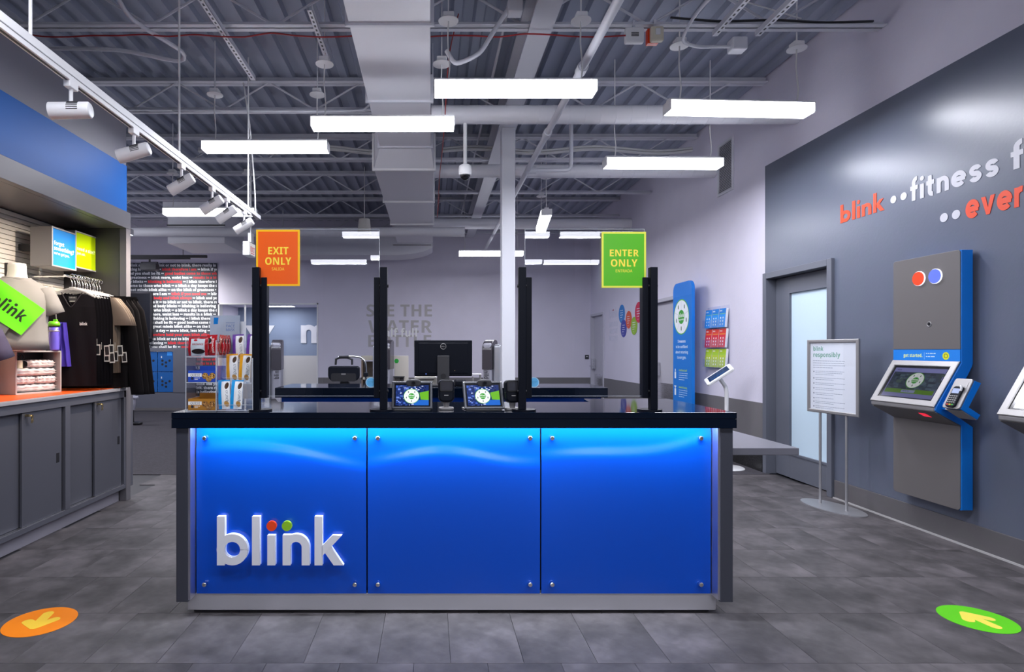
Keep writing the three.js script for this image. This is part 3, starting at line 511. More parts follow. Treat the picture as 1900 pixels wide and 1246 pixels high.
// ================================================================ RECEPTION COUNTER
const CT = 1.041;                                      // height of the worktop
{
  const t = thing('reception_counter', 'wide reception counter with three backlit blue panels and a glossy black top', 'counter', [0, 0, 0]);
  // U-shaped worktop: front slab with two short wings
  const U = [[-1.294, 2.90], [1.523, 2.90], [1.523, 3.75], [0.985, 3.75], [0.955, 3.51], [-0.92, 3.51], [-1.0, 3.75], [-1.294, 3.75]];
  mesh('countertop', [poly(U, 0.032, 0.003).rotateX(-Math.PI / 2).translate(0, CT - 0.032, 0), bd(-1.294, 1.523, CT - 0.078, CT - 0.0322, 2.9005, 2.922), bd(-1.294, -1.272, CT - 0.078, CT - 0.0322, 2.922, 3.7495), bd(1.501, 1.523, CT - 0.078, CT - 0.0322, 2.922, 3.7495)], M.blackTop, t);
  // side uprights with metal inner lining
  mesh('side_panel', bd(-1.278, -1.217, 0.09, CT - 0.078, 2.915, 3.74, 0.003, 1), M.pillarGray, t);
  mesh('side_panel', bd(1.447, 1.512, 0.09, CT - 0.078, 2.915, 3.74, 0.003, 1), M.pillarGray, t);
  mesh('side_lining', bd(-1.217, -1.207, 0.10, CT - 0.078, 2.917, 3.03), M.aluV, t);
  mesh('side_lining', bd(1.437, 1.447, 0.10, CT - 0.078, 2.917, 3.03), M.aluV, t);
  mesh('carcass', [bd(-1.217, 1.447, 0.12, CT - 0.033, 3.03, 3.06), bd(-1.217, 1.447, 0.12, 0.15, 3.06, 3.5)], M.charcoal, t);
  // three blue acrylic panels on stand-offs; each sheet bows a little between its fixings
  const PD = 2.985, edges = [-1.207, -0.329, 0.561, 1.437], y0 = 0.105, y1 = CT - 0.05;
  for (let k = 0; k < 3; k++) {
    const a = edges[k] + 0.004, b = edges[k + 1] - 0.0035, w = b - a, h = y1 - y0;
    const g = new THREE.BoxGeometry(w, h, 0.008, 56, 110, 1).translate((a + b) / 2, (y0 + y1) / 2, -PD - 0.004), q = g.attributes.position;
    const crest = (u) => k === 0 ? 0.805 + 0.03 * Math.sin(Math.PI * (u * 1.25 + 0.12)) - 0.05 * u * u : k === 1 ? 0.778 + 0.028 * Math.sin(Math.PI * 2 * (u - 0.18)) : 0.785 + 0.01 * Math.sin(6 * u) + 0.115 * u * u * u;
    for (let i = 0; i < q.count; i++) {
      const u = (q.getX(i) - a) / w, y = q.getY(i), c = crest(u), v = y > c ? Math.min(1, (y - c) / 0.075) : (c - y) / (c - y0);
      q.setZ(i, q.getZ(i) + 0.0125 * (y > c ? 1 - v * v * (3 - 2 * v) : Math.pow(1 - v, 1.6)) * Math.pow(Math.sin(Math.PI * (0.06 + 0.88 * u)), 0.4));
    }
    g.computeVertexNormals();
    const panel = mesh('front_panel', g, M.panelBlue, t);
    for (const x of k === 0 ? [a + 0.046, b - 0.057] : k === 1 ? [a + 0.053, b - 0.052] : [a + 0.053, b - 0.056]) for (const y of [0.157, 0.903]) {
      const s = lathe([[0.001, 0.021], [0.009, 0.021], [0.0115, 0.019], [0.0115, 0.0], [0.001, 0.0]], 20).rotateX(Math.PI / 2).translate(x, y, -PD);
      mesh('standoff', s, M.chrome, panel);
    }
  }
  mesh('toe_kick', bd(-1.252, 1.463, 0.018, 0.105, 2.99, 3.03, 0.002, 1), phy(C(0.60, 0.59, 0.62), 0.38, { metalness: 0.65 }), t);
  mesh('plinth', bd(-1.23, 1.44, 0, 0.03, 3.02, 3.45), M.black, t);
  mesh('led_strip', bd(-1.19, 1.42, CT - 0.060, CT - 0.054, 2.924, 2.934), std(C(0.9, 0.9, 0.9), 0.5, { emissive: LED.color, emissiveIntensity: 6 }), t);
  const L = new THREE.RectAreaLight(LED.color, LED.nits, 2.62, 0.010); L.position.set(0.115, CT - 0.0615, -2.929); L.lookAt(0.115, -10, -2.929); L.name = 'led_glow'; t.add(L);
  const us = 156 / 2.709 * 2.975 / FOCAL, o = at(405.2, 1045.6, 2.972);
  function at(u, v, d) { return V3((u - 800) / FOCAL * d, EYE - (v - 650) / FOCAL * d, -d); }
  for (const [ch, x] of [['b', 0], ['l', 1.12], ['i', 1.61], ['n', 2.10], ['k', 3.12]]) {
    const l = mesh('logo_letter', letter(ch, 0.25, 0.13).g.map((g) => g.scale(us, us, us).translate(o.x + x * us, o.y, o.z)), M.letterWhite, t, 'white raised letter ' + ch);
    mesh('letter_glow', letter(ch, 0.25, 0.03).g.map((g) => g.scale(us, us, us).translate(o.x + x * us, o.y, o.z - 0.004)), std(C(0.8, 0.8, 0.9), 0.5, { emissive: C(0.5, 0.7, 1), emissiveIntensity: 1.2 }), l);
  }
  for (const [x, m, l] of [[1.73, M.red, 'orange-red dot of the logo'], [2.22, M.green, 'green dot of the logo']]) mesh('logo_dot', cyl(0.16 * us, 0.16 * us, 0.014, 0, 0, 0, 32).rotateX(Math.PI / 2).translate(o.x + x * us, o.y + 1.24 * us, o.z + 0.006), m, t, l);
  // lower wheelchair shelf on the right
  const s = mesh('side_shelf', bd(1.512, 1.935, 0.80, 0.838, 3.06, 3.74, 0.003, 1), std(C(0.16, 0.16, 0.19), 0.35), t, 'low gray shelf on the counter side');
  mesh('shelf_bracket', [bd(1.513, 1.60, 0.70, 0.80, 3.3, 3.33), bd(1.513, 1.60, 0.70, 0.80, 3.6, 3.63)], M.pillarGray, s);
}
{
  const t = thing('rear_counter', 'long black-topped rear counter carrying the monitor behind the reception', 'counter');
  mesh('countertop', bd(-1.30, 1.47, CT - 0.082, CT, 4.84, 5.44, 0.003, 1), M.blackTop, t);
  mesh('front_board', bd(-1.26, 1.43, 0.1, CT - 0.082, 4.90, 4.94), M.panelBlue, t);
  mesh('carcass', bd(-1.26, 1.43, 0, CT - 0.082, 4.94, 5.4), M.charcoal, t);
}
// ---- acrylic sneeze guards
function guard(x0, x1, posts, label) {
  const t = thing('sneeze_guard', label, 'screen', [0, CT, -3.0]);
  mesh('pane', bx(x0, x1, 0.075, 0.935, -0.011, -0.005), M.acrylic, t);
  for (const [a, b, c, d] of [[x0 - 0.0012, x0, 0.075, 0.935], [x1, x1 + 0.0012, 0.075, 0.935], [x0, x1, 0.935, 0.9362], [x0, x1, 0.0738, 0.075]]) mesh('edge_gleam', bx(a, b, c, d, -0.0109, -0.0051), M.edgeGleam, t);  // pale strips added along the pane, edge gleam put into their colour
  for (const [px, side] of posts) {
    const p = mesh('post', bx(px - 0.0185, px + 0.0185, 0.008, 0.735, -0.004, 0.034, 0.002, 1), M.postBlack, t);
    mesh('base_plate', cyl(0.062, 0.062, 0.008, px + side * 0.012, 0.004, 0.0, 36), M.postBlack, p);
    mesh('channel', bx(px + side * 0.036 - 0.015, px + side * 0.036 + 0.015, 0.065, 0.685, -0.034, 0.012, 0.002, 1), M.postBlack, p);
    mesh('thumb_knob', [rod(V3(px - 0.024, 0.64, 0.012), V3(px + 0.024, 0.64, 0.012), 0.008, 12), rod(V3(px - 0.024, 0.10, 0.012), V3(px + 0.024, 0.10, 0.012), 0.008, 12)], M.black, p);
  }
  return t;
}
guard(-0.895, -0.268, [[-0.895, 1], [-0.243, -1]], 'clear acrylic sneeze guard carrying the orange exit sign');
guard(0.485, 1.10, [[0.466, 1], [1.137, -1]], 'clear acrylic sneeze guard carrying the green enter sign');
function guardSign(name, x0, x1, y0, y1, bg, rim, l1, l2, l3, label) {
  const t = thing(name, label, 'sign', [(x0 + x1) / 2, (y0 + y1) / 2, -2.995]);
  const w = x1 - x0, h = y1 - y0;
  mesh('board', box(w, h, 0.003, 0, 0, 0), std(hex(rim), 0.4), t);
  mesh('face', sheet(w, h, 0, 0, 0.0018), print(512, 650, (g, W, H) => {
    g.fillStyle = rim; g.fillRect(0, 0, W, H); g.fillStyle = bg; g.fillRect(22, 22, W - 44, H - 44);
    const c = '#ffe14a';
    words(g, l1, W / 2, 285, l1.length > 4 ? 112 : 118, c, { align: 'center' }); words(g, l2, W / 2, 404, 118, c, { align: 'center' }); words(g, l3, W / 2, 470, 46, c, { align: 'center', weight: 'normal' });
  }, { roughness: 0.3 }), t);
}
guardSign('exit_sign_sheet', -0.90, -0.676, 1.682, 1.971, '#f4600c', '#ffc20e', 'EXIT', 'ONLY', 'SALIDA', 'orange sheet reading exit only with a yellow border');
guardSign('enter_sign_sheet', 0.877, 1.105, 1.673, 1.960, '#55b80a', '#e6e94e', 'ENTER', 'ONLY', 'ENTRADA', 'green sheet reading enter only with a yellow border');
for (const [x, l] of [[-0.311, 'round light blue sticker low on the sneeze guard with the orange sign'], [0.531, 'round light blue sticker low on the sneeze guard with the green sign']]) {
  const t = thing('window_sticker', l, 'sticker', [x, 1.186, -3.004]);
  mesh('sticker_disc', cyl(0.0265, 0.0265, 0.001, 0, 0, 0, 32).rotateX(Math.PI / 2), std(hex('#5fb4e8'), 0.4), t);
  mesh('sticker_print', disc(0.0265, 0, 0, 0.0012), print(128, 128, (g) => { g.fillStyle = '#63b7ea'; g.fillRect(0, 0, 128, 128); g.strokeStyle = '#d5ecfa'; g.lineWidth = 5; g.beginPath(); g.arc(64, 64, 59, 0, 7); g.stroke(); scribble(g, 26, 52, 76, 8, '#3f8fc8', 3, 14, 4); }), t);
}
// ---- shared screen picture: gym photo with a white wheel
function wheel(g, x, y, r, ry = r) {
  g.save(); g.translate(x, y); g.scale(1, ry / r);
  g.fillStyle = '#f3f6fb'; g.beginPath(); g.arc(0, 0, r, 0, 7); g.fill();
  g.strokeStyle = '#5cb531'; g.lineWidth = r * 0.06; g.beginPath(); g.arc(0, 0, r * 0.98, 0, 7); g.stroke();
  g.strokeStyle = '#c3c8cf'; g.lineWidth = r * 0.02; for (let k = 0; k < 5; k++) { const a = k * 1.2566 - 1.57; g.beginPath(); g.moveTo(0, 0); g.lineTo(Math.cos(a) * r * 0.93, Math.sin(a) * r * 0.93); g.stroke(); }
  g.fillStyle = '#35a02c'; g.beginPath(); g.arc(0, 0, r * 0.4, 0, 7); g.fill();
  g.fillStyle = '#2f5d2c'; for (let k = 0; k < 5; k++) { const a = k * 1.2566 - 0.94; g.save(); g.translate(Math.cos(a) * r * 0.68, Math.sin(a) * r * 0.68); g.fillRect(-r * 0.05, -r * 0.09, r * 0.1, r * 0.18); g.fillRect(-r * 0.03, -r * 0.14, r * 0.06, r * 0.06); g.restore(); }
  words(g, 'blink', 0, r * 0.02, r * 0.3, '#ffffff', { align: 'center' }); words(g, 'responsibly', 0, r * 0.2, r * 0.14, '#ffffff', { align: 'center' });
  g.restore();
}
function gymPicture(g, W, H) {
  g.fillStyle = '#1b2f6a'; g.fillRect(0, 0, W, H);
  let s = 3; const r = () => (s = (s * 16807) % 2147483647) / 2147483647;
  for (let i = 0; i < 130; i++) { g.fillStyle = ['#27408f', '#0f1d4a', '#3d63c4', '#6f8be0', '#b9c6f2', '#16275c'][Math.floor(r() * 6)]; g.fillRect(r() * W * 0.6, r() * H, 8 + r() * 40, 6 + r() * 30); }
  for (let i = 0; i < 26; i++) { g.fillStyle = ['#0b1026', '#151b3a', '#e8ecff'][Math.floor(r() * 3)]; g.fillRect(W * (0.45 + 0.5 * r()), r() * H * 0.3, 10 + 24 * r(), 5 + 12 * r()); }
  g.fillStyle = '#6cb62b'; g.beginPath(); g.moveTo(W * 0.72, H * 0.38); g.lineTo(W, H * 0.28); g.lineTo(W, H * 0.75); g.lineTo(W * 0.76, H * 0.72); g.fill();
  g.fillStyle = '#2467c9'; g.fillRect(W * 0.55, H * 0.74, W * 0.45, H * 0.26);
  wheel(g, W * 0.48, H * 0.55, H * 0.36);
}
const tabletScreen = glowPrint(512, 340, gymPicture, 1.1);
function tablet(x, d, turn, label) {
  const t = thing('tablet_stand', label, 'tablet', [x, CT, -d], turn);
  mesh('base', [box(0.19, 0.006, 0.13, 0, 0.003, -0.02, 0.003), poly([[-0.075, 0], [-0.055, 0], [-0.008, 0.095], [-0.024, 0.10]], 0.05).rotateY(-Math.PI / 2).translate(0.025, 0.003, 0)], M.silver, t);
  const g = (q) => q.rotateX(-0.42).translate(0, 0.071, 0.012), B = 0.212, H = 0.152;
  const s = std(C(0.10, 0.105, 0.12), 0.4, { metalness: 0.4 });
  const f = mesh('frame', g(mov(frameGeo(B, H, 0.013, 0.014, 0.003), 0, 0.002, 0)), s, t);
  mesh('back_cover', g(box(B - 0.004, H - 0.004, 0.006, 0, 0.002, -0.003)), s, t);
  for (const [a, b] of [[-1, -1], [1, -1], [-1, 1], [1, 1]]) mesh('corner_screw', g(cyl(0.0035, 0.0035, 0.003, 0, 0, 0, 12).rotateX(Math.PI / 2).translate(a * (B / 2 - 0.0065), 0.002 + b * (H / 2 - 0.0065), 0.0145)), M.chrome, f);
  mesh('bezel', g(box(B - 0.024, H - 0.024, 0.002, 0, 0.002, 0.006)), M.blackGloss, t);
  const sc = sheet(B - 0.040, H - 0.040, 0, 0.002, 0.0085); mesh('screen', (rot(sc, -0.42), mov(sc, 0, 0.071, 0.012), sc), tabletScreen, t);
  return t;
}
tablet(-0.099, 3.06, 0.0, 'tablet in a gray desk frame, between the left guard post and the scanner');
tablet(0.270, 3.06, 0.14, 'tablet in a gray desk frame turned slightly aside, between the two barcode scanners');
function webcam(x, y, d, turn, label) {
  const t = thing('webcam', label, 'webcam', [x, y, -d], turn);
  mesh('housing', roundRect(0.078, 0.036, 0.016, 0.024, 0.006), M.charcoal, t);
  mesh('lens_ring', cyl(0.012, 0.012, 0.006, 0, 0, 0, 24).rotateX(Math.PI / 2).translate(0, 0.001, 0.026), M.black, t);
  mesh('lens', cyl(0.008, 0.008, 0.002, 0, 0, 0, 20).rotateX(Math.PI / 2).translate(0, 0.001, 0.0295), M.blackGloss, t);
  mesh('clip', [box(0.03, 0.012, 0.045, 0, 0.012, -0.02, 0.003), box(0.03, 0.03, 0.006, 0, 0.0, -0.042, 0.002)], M.black, t);
}
webcam(-0.092, 1.181, 3.048, 0, 'black webcam clipped on the tablet beside the left guard post');
webcam(0.275, 1.180, 3.048, 0.14, 'black webcam clipped on the tablet beside the right guard post');
function scanner(x, d, turn, label) {
  const t = thing('barcode_scanner', label, 'scanner', [x, CT, -d], turn);
  mesh('foot', [roundRect(0.078, 0.07, 0.02, 0.012, 0.003).rotateX(-Math.PI / 2), cyl(0.014, 0.018, 0.03, 0, 0.025, 0)], M.silver, t);
  const q = (g) => g.rotateX(-0.08).translate(0, 0.096, 0);
  mesh('body', q(roundRect(0.084, 0.118, 0.02, 0.06, 0.010, [1, 1, 1.4, 1.4]).translate(0, 0, -0.03)), M.postBlack, t);
  mesh('window_bezel', q(roundRect(0.066, 0.052, 0.01, 0.004).translate(0, 0.025, 0.0295)), M.black, t);
  mesh('scan_window', q(roundRect(0.056, 0.042, 0.006, 0.002).translate(0, 0.025, 0.033)), phy(C(0.05, 0.05, 0.06), 0.06, { clearcoat: 1 }), t);
  mesh('mark', q(box(0.022, 0.005, 0.001, 0, -0.022, 0.0302)), M.silver, t);
  mesh('groove', q(box(0.085, 0.002, 0.055, 0, -0.006, 0.002)), M.blackGloss, t);
}
scanner(0.079, 3.06, 0, 'black barcode scanner standing between the two tablets');
scanner(0.424, 3.04, 0.08, 'black barcode scanner beside the right guard post');
// ---- acrylic snack rack
{
  const X0 = -1.243, X1 = -1.09, D0 = 2.945, D1 = 3.16, t = thing('snack_rack', 'clear acrylic snack rack with tiers of bars and boxes', 'rack', [0, CT, 0]);
  const A = M.acrylic, e = 0.004;
  for (const x of [X0, X1, -0.905]) mesh('side_panel', bd(x, x + e, 0.002, x === -0.905 ? 0.27 : 0.36, D0, D1), A, t);
  mesh('back_panel', bd(X0, -0.905, 0.002, 0.36, D1, D1 + e), A, t);
  for (const y of [0.002, 0.145, 0.275]) { mesh('shelf', bd(X0, X1, y, y + e, D0, D1), A, t); mesh('front_lip', bd(X0, X1, y + e, y + 0.024, D0, D0 + 0.003), A, t); }
  [[0.002, 2.955, 3.03], [0.135, 3.03, 3.095], [0.24, 3.095, 3.155]].forEach(([y, a, b]) => { mesh('shelf', bd(X1 + e, -0.905, y, y + e, a, b), A, t); mesh('front_lip', bd(X1 + e, -0.905, y + e, y + 0.03, a, a + 0.003), A, t); });
  const ed = (x0, x1, y0, y1, d0, d1) => mesh('edge_gleam', bd(x0, x1, y0, y1, d0, d1), M.edgeGleam, t);  // added pale strips imitating the bright rim of the clear sheets
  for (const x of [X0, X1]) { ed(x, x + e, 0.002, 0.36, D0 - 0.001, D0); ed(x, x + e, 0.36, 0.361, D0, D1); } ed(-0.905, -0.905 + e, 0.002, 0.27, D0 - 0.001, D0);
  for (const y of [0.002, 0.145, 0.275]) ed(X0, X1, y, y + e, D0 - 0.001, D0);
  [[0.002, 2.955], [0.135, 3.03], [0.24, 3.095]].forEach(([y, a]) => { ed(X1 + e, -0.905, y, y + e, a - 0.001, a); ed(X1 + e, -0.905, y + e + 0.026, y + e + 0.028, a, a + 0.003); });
  const snackBox = (y, main, band, cookie, label) => {
    const b = thing('snack_box', label, 'snack box', [(X0 + X1) / 2 + 0.002, CT + y, -(D0 + 0.085)]);
    const w = 0.138, h = 0.058, dd = 0.15, m = std(hex(main), 0.4);
    mesh('carton', [box(w, 0.002, dd, 0, 0.001, 0), box(0.002, h, dd, -w / 2 + 0.001, h / 2, 0), box(0.002, h, dd, w / 2 - 0.001, h / 2, 0), box(w, h, 0.002, 0, h / 2, dd / 2 - 0.001), box(w, h + 0.02, 0.002, 0, h / 2 + 0.01, -dd / 2 + 0.001)], m, b);
    mesh('front_print', sheet(w, h, 0, h / 2, dd / 2 + 0.0005), print(360, 150, (g, W, H) => {
      g.fillStyle = main; g.fillRect(0, 0, W, H); g.fillStyle = band; g.fillRect(0, 36, 180, 46);
      words(g, 'QUEST', 30, 75, 44, '#22252c', { weight: 'normal', font: 'serif', width: 130 });
      g.fillStyle = '#20263a'; g.beginPath(); g.arc(55, 104, 18, 0, 7); g.fill(); scribble(g, 84, 94, 74, 13, '#f3f0e6', 2, 18, 5);
      let s = 5; const r = () => (s = (s * 16807) % 2147483647) / 2147483647;
      for (let k = 0; k < 3; k++) { const cx = 225 + k * 48, cy = 70 + (k % 2) * 38; g.fillStyle = cookie; g.beginPath(); g.arc(cx, cy, 40, 0, 7); g.fill(); g.strokeStyle = '#5b3a15'; g.lineWidth = 3; g.stroke(); for (let i = 0; i < 16; i++) { g.fillStyle = ['#3a2110', '#6b431b', '#e0b878'][i % 3]; g.beginPath(); g.arc(cx + (r() - 0.5) * 56, cy + (r() - 0.5) * 56, 4 + r() * 4, 0, 7); g.fill(); } }
    }), b);
    const n = 4; for (let k = 0; k < n; k++) mesh('wrapped_bar', box(0.026, 0.04, 0.125, -0.05 + k * 0.033, 0.024, -0.003, 0.008), std(hex(cookie), 0.35), b);
  };
  snackBox(0.1495, '#1f4fc0', '#f2f2f2', '#c99543', 'open blue snack box with cookies printed, middle tier of the acrylic rack');
  snackBox(0.0065, '#b97c1d', '#f2f2f2', '#a8743a', 'open golden brown snack box with cookies printed, bottom tier of the acrylic rack');
  // pouches: pillow shaped bag with crimped ends
  const pouch = (w, h, d) => {
    const g = new THREE.BoxGeometry(w, h, d, 8, 16, 4), p = g.attributes.position;
    for (let i = 0; i < p.count; i++) { const v = p.getY(i) / h + 0.5, u = p.getX(i) / w, k = Math.pow(Math.max(0.02, Math.sin(Math.PI * Math.min(1, Math.max(0, (v - 0.06) / 0.88)))), 0.5) * (v < 0.05 || v > 0.95 ? 0.06 : 1) * (1 - 1.6 * u * u); p.setZ(i, p.getZ(i) * Math.max(0.06, k) + 0.002 * Math.sin(u * 40 + v * 9)); p.setX(i, p.getX(i) + (v > 0.95 || v < 0.05 ? 0.001 * Math.sin(v * 90) : 0)); }
    g.computeVertexNormals(); g.userData.keepUV = true; return g;
  };
  const barSkin = (stripe, base) => print(160, 400, (g, W, H) => {
    g.fillStyle = base; g.fillRect(0, 0, W, H); g.fillStyle = stripe; g.fillRect(0, 0, 46, H); g.fillRect(0, 0, W, 22);
    g.fillStyle = '#4a3220'; g.beginPath(); g.ellipse(118, 84, 26, 46, 0.3, 0, 7); g.fill(); g.fillStyle = '#c89650'; g.beginPath(); g.ellipse(112, 330, 30, 40, -0.4, 0, 7); g.fill();
    g.save(); g.translate(104, 146); g.rotate(Math.PI / 2); words(g, 'crunch', 0, 0, 52, '#3b4656', { weight: 'normal' }); g.restore();
  }, { roughness: 0.28 });
  const barGeo = pouch(0.058, 0.15, 0.024);
  for (const [stripe, name, y, d, xs, tier] of [['#1c9be0', 'blue', 0.008, 2.99, [-1.062, -0.998], 'bottom'], ['#f0a818', 'yellow', 0.141, 3.06, [-1.045, -0.978], 'middle'], ['#6a3fa0', 'purple', 0.246, 3.13, [-1.036, -0.962], 'top']]) {
    const skin = barSkin(stripe, '#eef0f0');
    xs.forEach((x, k) => { const b = thing('snack_bar', `${name} and white wrapped snack bar, ${k ? 'second' : 'first'} on the ${tier} step of the rack`, 'snack bar', [x, CT + y + 0.076, -d], 0.1, 'snack bars on the stepped tiers'); mesh('wrapper', rot(barGeo.clone(), -0.12, 0, k ? -0.04 : 0.05), skin, b); });
  }
  const redSkin = print(256, 256, (g, W, H) => {
    g.fillStyle = '#c3ccd2'; g.fillRect(0, 0, W, H); g.fillStyle = '#a31622'; g.fillRect(0, 0, W, 34); g.fillRect(0, 0, 34, H); g.fillRect(W - 40, 0, 40, H); g.fillStyle = '#b51522'; g.beginPath(); g.ellipse(96, 52, 26, 14, 0, 0, 7); g.fill();
    words(g, 'BROWNIE', 128, 120, 36, '#8d1a20', { align: 'center', width: 150 }); g.fillStyle = '#20181a'; g.beginPath(); g.ellipse(130, 200, 86, 34, 0, 0, 7); g.fill();
  }, { roughness: 0.25 });
  const redSide = print(160, 256, (g, W, H) => { g.fillStyle = '#b0121d'; g.fillRect(0, 0, W, H); g.fillStyle = '#d9d9dc'; g.fillRect(54, 20, 30, 90); g.fillStyle = '#2b2024'; g.beginPath(); g.arc(50, 70, 34, 0, 7); g.fill(); g.save(); g.translate(120, 230); g.rotate(-Math.PI / 2); words(g, 'BROWNIE', 0, 0, 40, '#f0e9e4'); g.restore(); }, { roughness: 0.25 });
  const pb = pouch(0.098, 0.098, 0.022), pn = pouch(0.06, 0.105, 0.022);
  [[-1.185, 0.338, 2.965, pb, redSkin, 0.03, 0, 'gray and red brownie pouch facing front in the top bin'], [-1.122, 0.343, 2.985, pn, redSide, -0.3, 0.05, 'red brownie pouch with a dark cookie beside the gray pouch'], [-1.092, 0.344, 3.03, pn, redSide, -0.9, -0.06, 'red pouch standing sideways, second from the front in the top bin'], [-1.09, 0.342, 3.075, pn, redSide, -1.0, 0.05, 'red pouch standing sideways, third in the top bin'], [-1.088, 0.344, 3.12, pn, redSide, -1.1, -0.03, 'red pouch standing sideways at the back of the top bin']].forEach(([x, y, d, g, m, ry, rz, l]) => { const b = thing('snack_pouch', l, 'snack bag', [x, CT + y - 0.006, -d], ry, 'brownie pouches in the top bin'); mesh('wrapper', rot(g.clone(), -0.06, 0, rz), m, b); });
  // face mask packet behind
  const fm = thing('mask_packet', 'clear packet marked face mask standing at the back of the rack', 'packet', [-1.125, CT + 0.388, -3.175]);
  mesh('packet_body', rot(pouch(0.165, 0.225, 0.02), -0.03, -0.05, 0.0), print(330, 450, (g, W, H) => { g.fillStyle = '#b9c4d4'; g.fillRect(0, 0, W, H); g.fillStyle = '#1b83d6'; g.fillRect(40, 22, 50, 74); g.fillStyle = '#6f86b8'; g.fillRect(180, 80, 96, 5); words(g, 'FACE', 180, 130, 40, '#5a74b4', { weight: 'normal', width: 100 }); words(g, 'MASK', 180, 172, 40, '#5a74b4', { weight: 'normal', width: 100 }); }, { roughness: 0.2, transmission: 0.25 }), fm);
  mesh('rear_sheet', box(0.16, 0.2, 0.003, 0.03, -0.02, -0.012), phy(C(0.7, 0.73, 0.78), 0.3), fm);
}
// ---- on the rear counter
{
  const t = thing('computer_monitor', 'black computer monitor seen from behind with a round badge and a stand', 'monitor', [0.106, CT, -5.12]);
  const w = 0.508, h = 0.315, y0 = 0.085;
  mesh('back_shell', box(w, h, 0.03, 0, y0 + h / 2, 0, 0.008), M.postBlack, t);
  mesh('rear_bulge', box(0.44, 0.27, 0.012, 0, y0 + h / 2, 0.012, 0.006), M.postBlack, t);
  mesh('stand_column', [box(0.106, 0.26, 0.012, 0, 0.135, 0.042, 0.005)], M.charcoal, t);
  mesh('cable_hole', cyl(0.024, 0.024, 0.002, 0, 0, 0, 24).rotateX(Math.PI / 2).translate(0.0, 0.085, 0.049), M.black, t);
  mesh('stand_base', roundRect(0.22, 0.16, 0.02, 0.012, 0.003).rotateX(-Math.PI / 2).translate(0, 0, 0.02), M.charcoal, t);
  const b = mesh('badge', new THREE.TorusGeometry(0.024, 0.0022, 8, 36).translate(0, y0 + h - 0.055, 0.031), M.silver, t);
  mesh('badge_lettering', textGeo('DELL', 0.034, 0.011, 0.001).translate(-0.017, y0 + h - 0.0605, 0.030), M.silver, b);
  mesh('sticker', box(0.012, 0.012, 0.001, -0.15, y0 + 0.02, 0.0155), std(hex('#5c7fd8'), 0.4), t);
  mesh('indicator', box(0.004, 0.004, 0.001, 0.1, y0 + 0.05, 0.031), std(hex('#ffe9a0'), 0.4), t);
  let p = thing('desk_printer', 'low cream printer beside the monitor foot', 'printer', [-0.05, CT, -5.28]);
  mesh('body', box(0.2, 0.075, 0.14, 0, 0.0375, 0, 0.01), std(C(0.62, 0.6, 0.55), 0.5), p); mesh('paper_slot', box(0.15, 0.006, 0.004, 0, 0.05, 0.07), M.charcoal, p); mesh('lid', box(0.17, 0.01, 0.1, 0, 0.08, -0.01, 0.004), std(C(0.55, 0.53, 0.5), 0.5), p);
  p = thing('card_terminal', 'black rounded card terminal on the rear counter beside the monitor', 'terminal', [0.25, CT, -5.05], 0.1);
  mesh('body', box(0.1, 0.055, 0.12, 0, 0.03, 0, 0.018), M.postBlack, p); mesh('keypad', box(0.07, 0.004, 0.06, 0, 0.058, 0.02, 0.001), M.charcoal, p);
  p = thing('small_white_box', 'small white box with a dark label beside the card terminal', 'box', [0.175, CT, -5.0]);
  mesh('carton', box(0.036, 0.05, 0.03, 0, 0.025, 0, 0.002), M.white, p); mesh('label', box(0.016, 0.02, 0.001, 0.002, 0.026, 0.0155), M.charcoal, p);
  p = thing('pen_holder', 'white slotted holder on the rear counter below the machine tower', 'holder', [0.40, CT, -5.1]);
  mesh('cup', [box(0.012, 0.08, 0.08, -0.034, 0.04, 0, 0.003), box(0.012, 0.1, 0.08, 0.03, 0.05, 0, 0.003), box(0.07, 0.008, 0.08, 0, 0.004, 0)], M.silver, p); mesh('shelf', box(0.08, 0.006, 0.08, 0, 0.103, 0, 0.002), M.white, p);
}
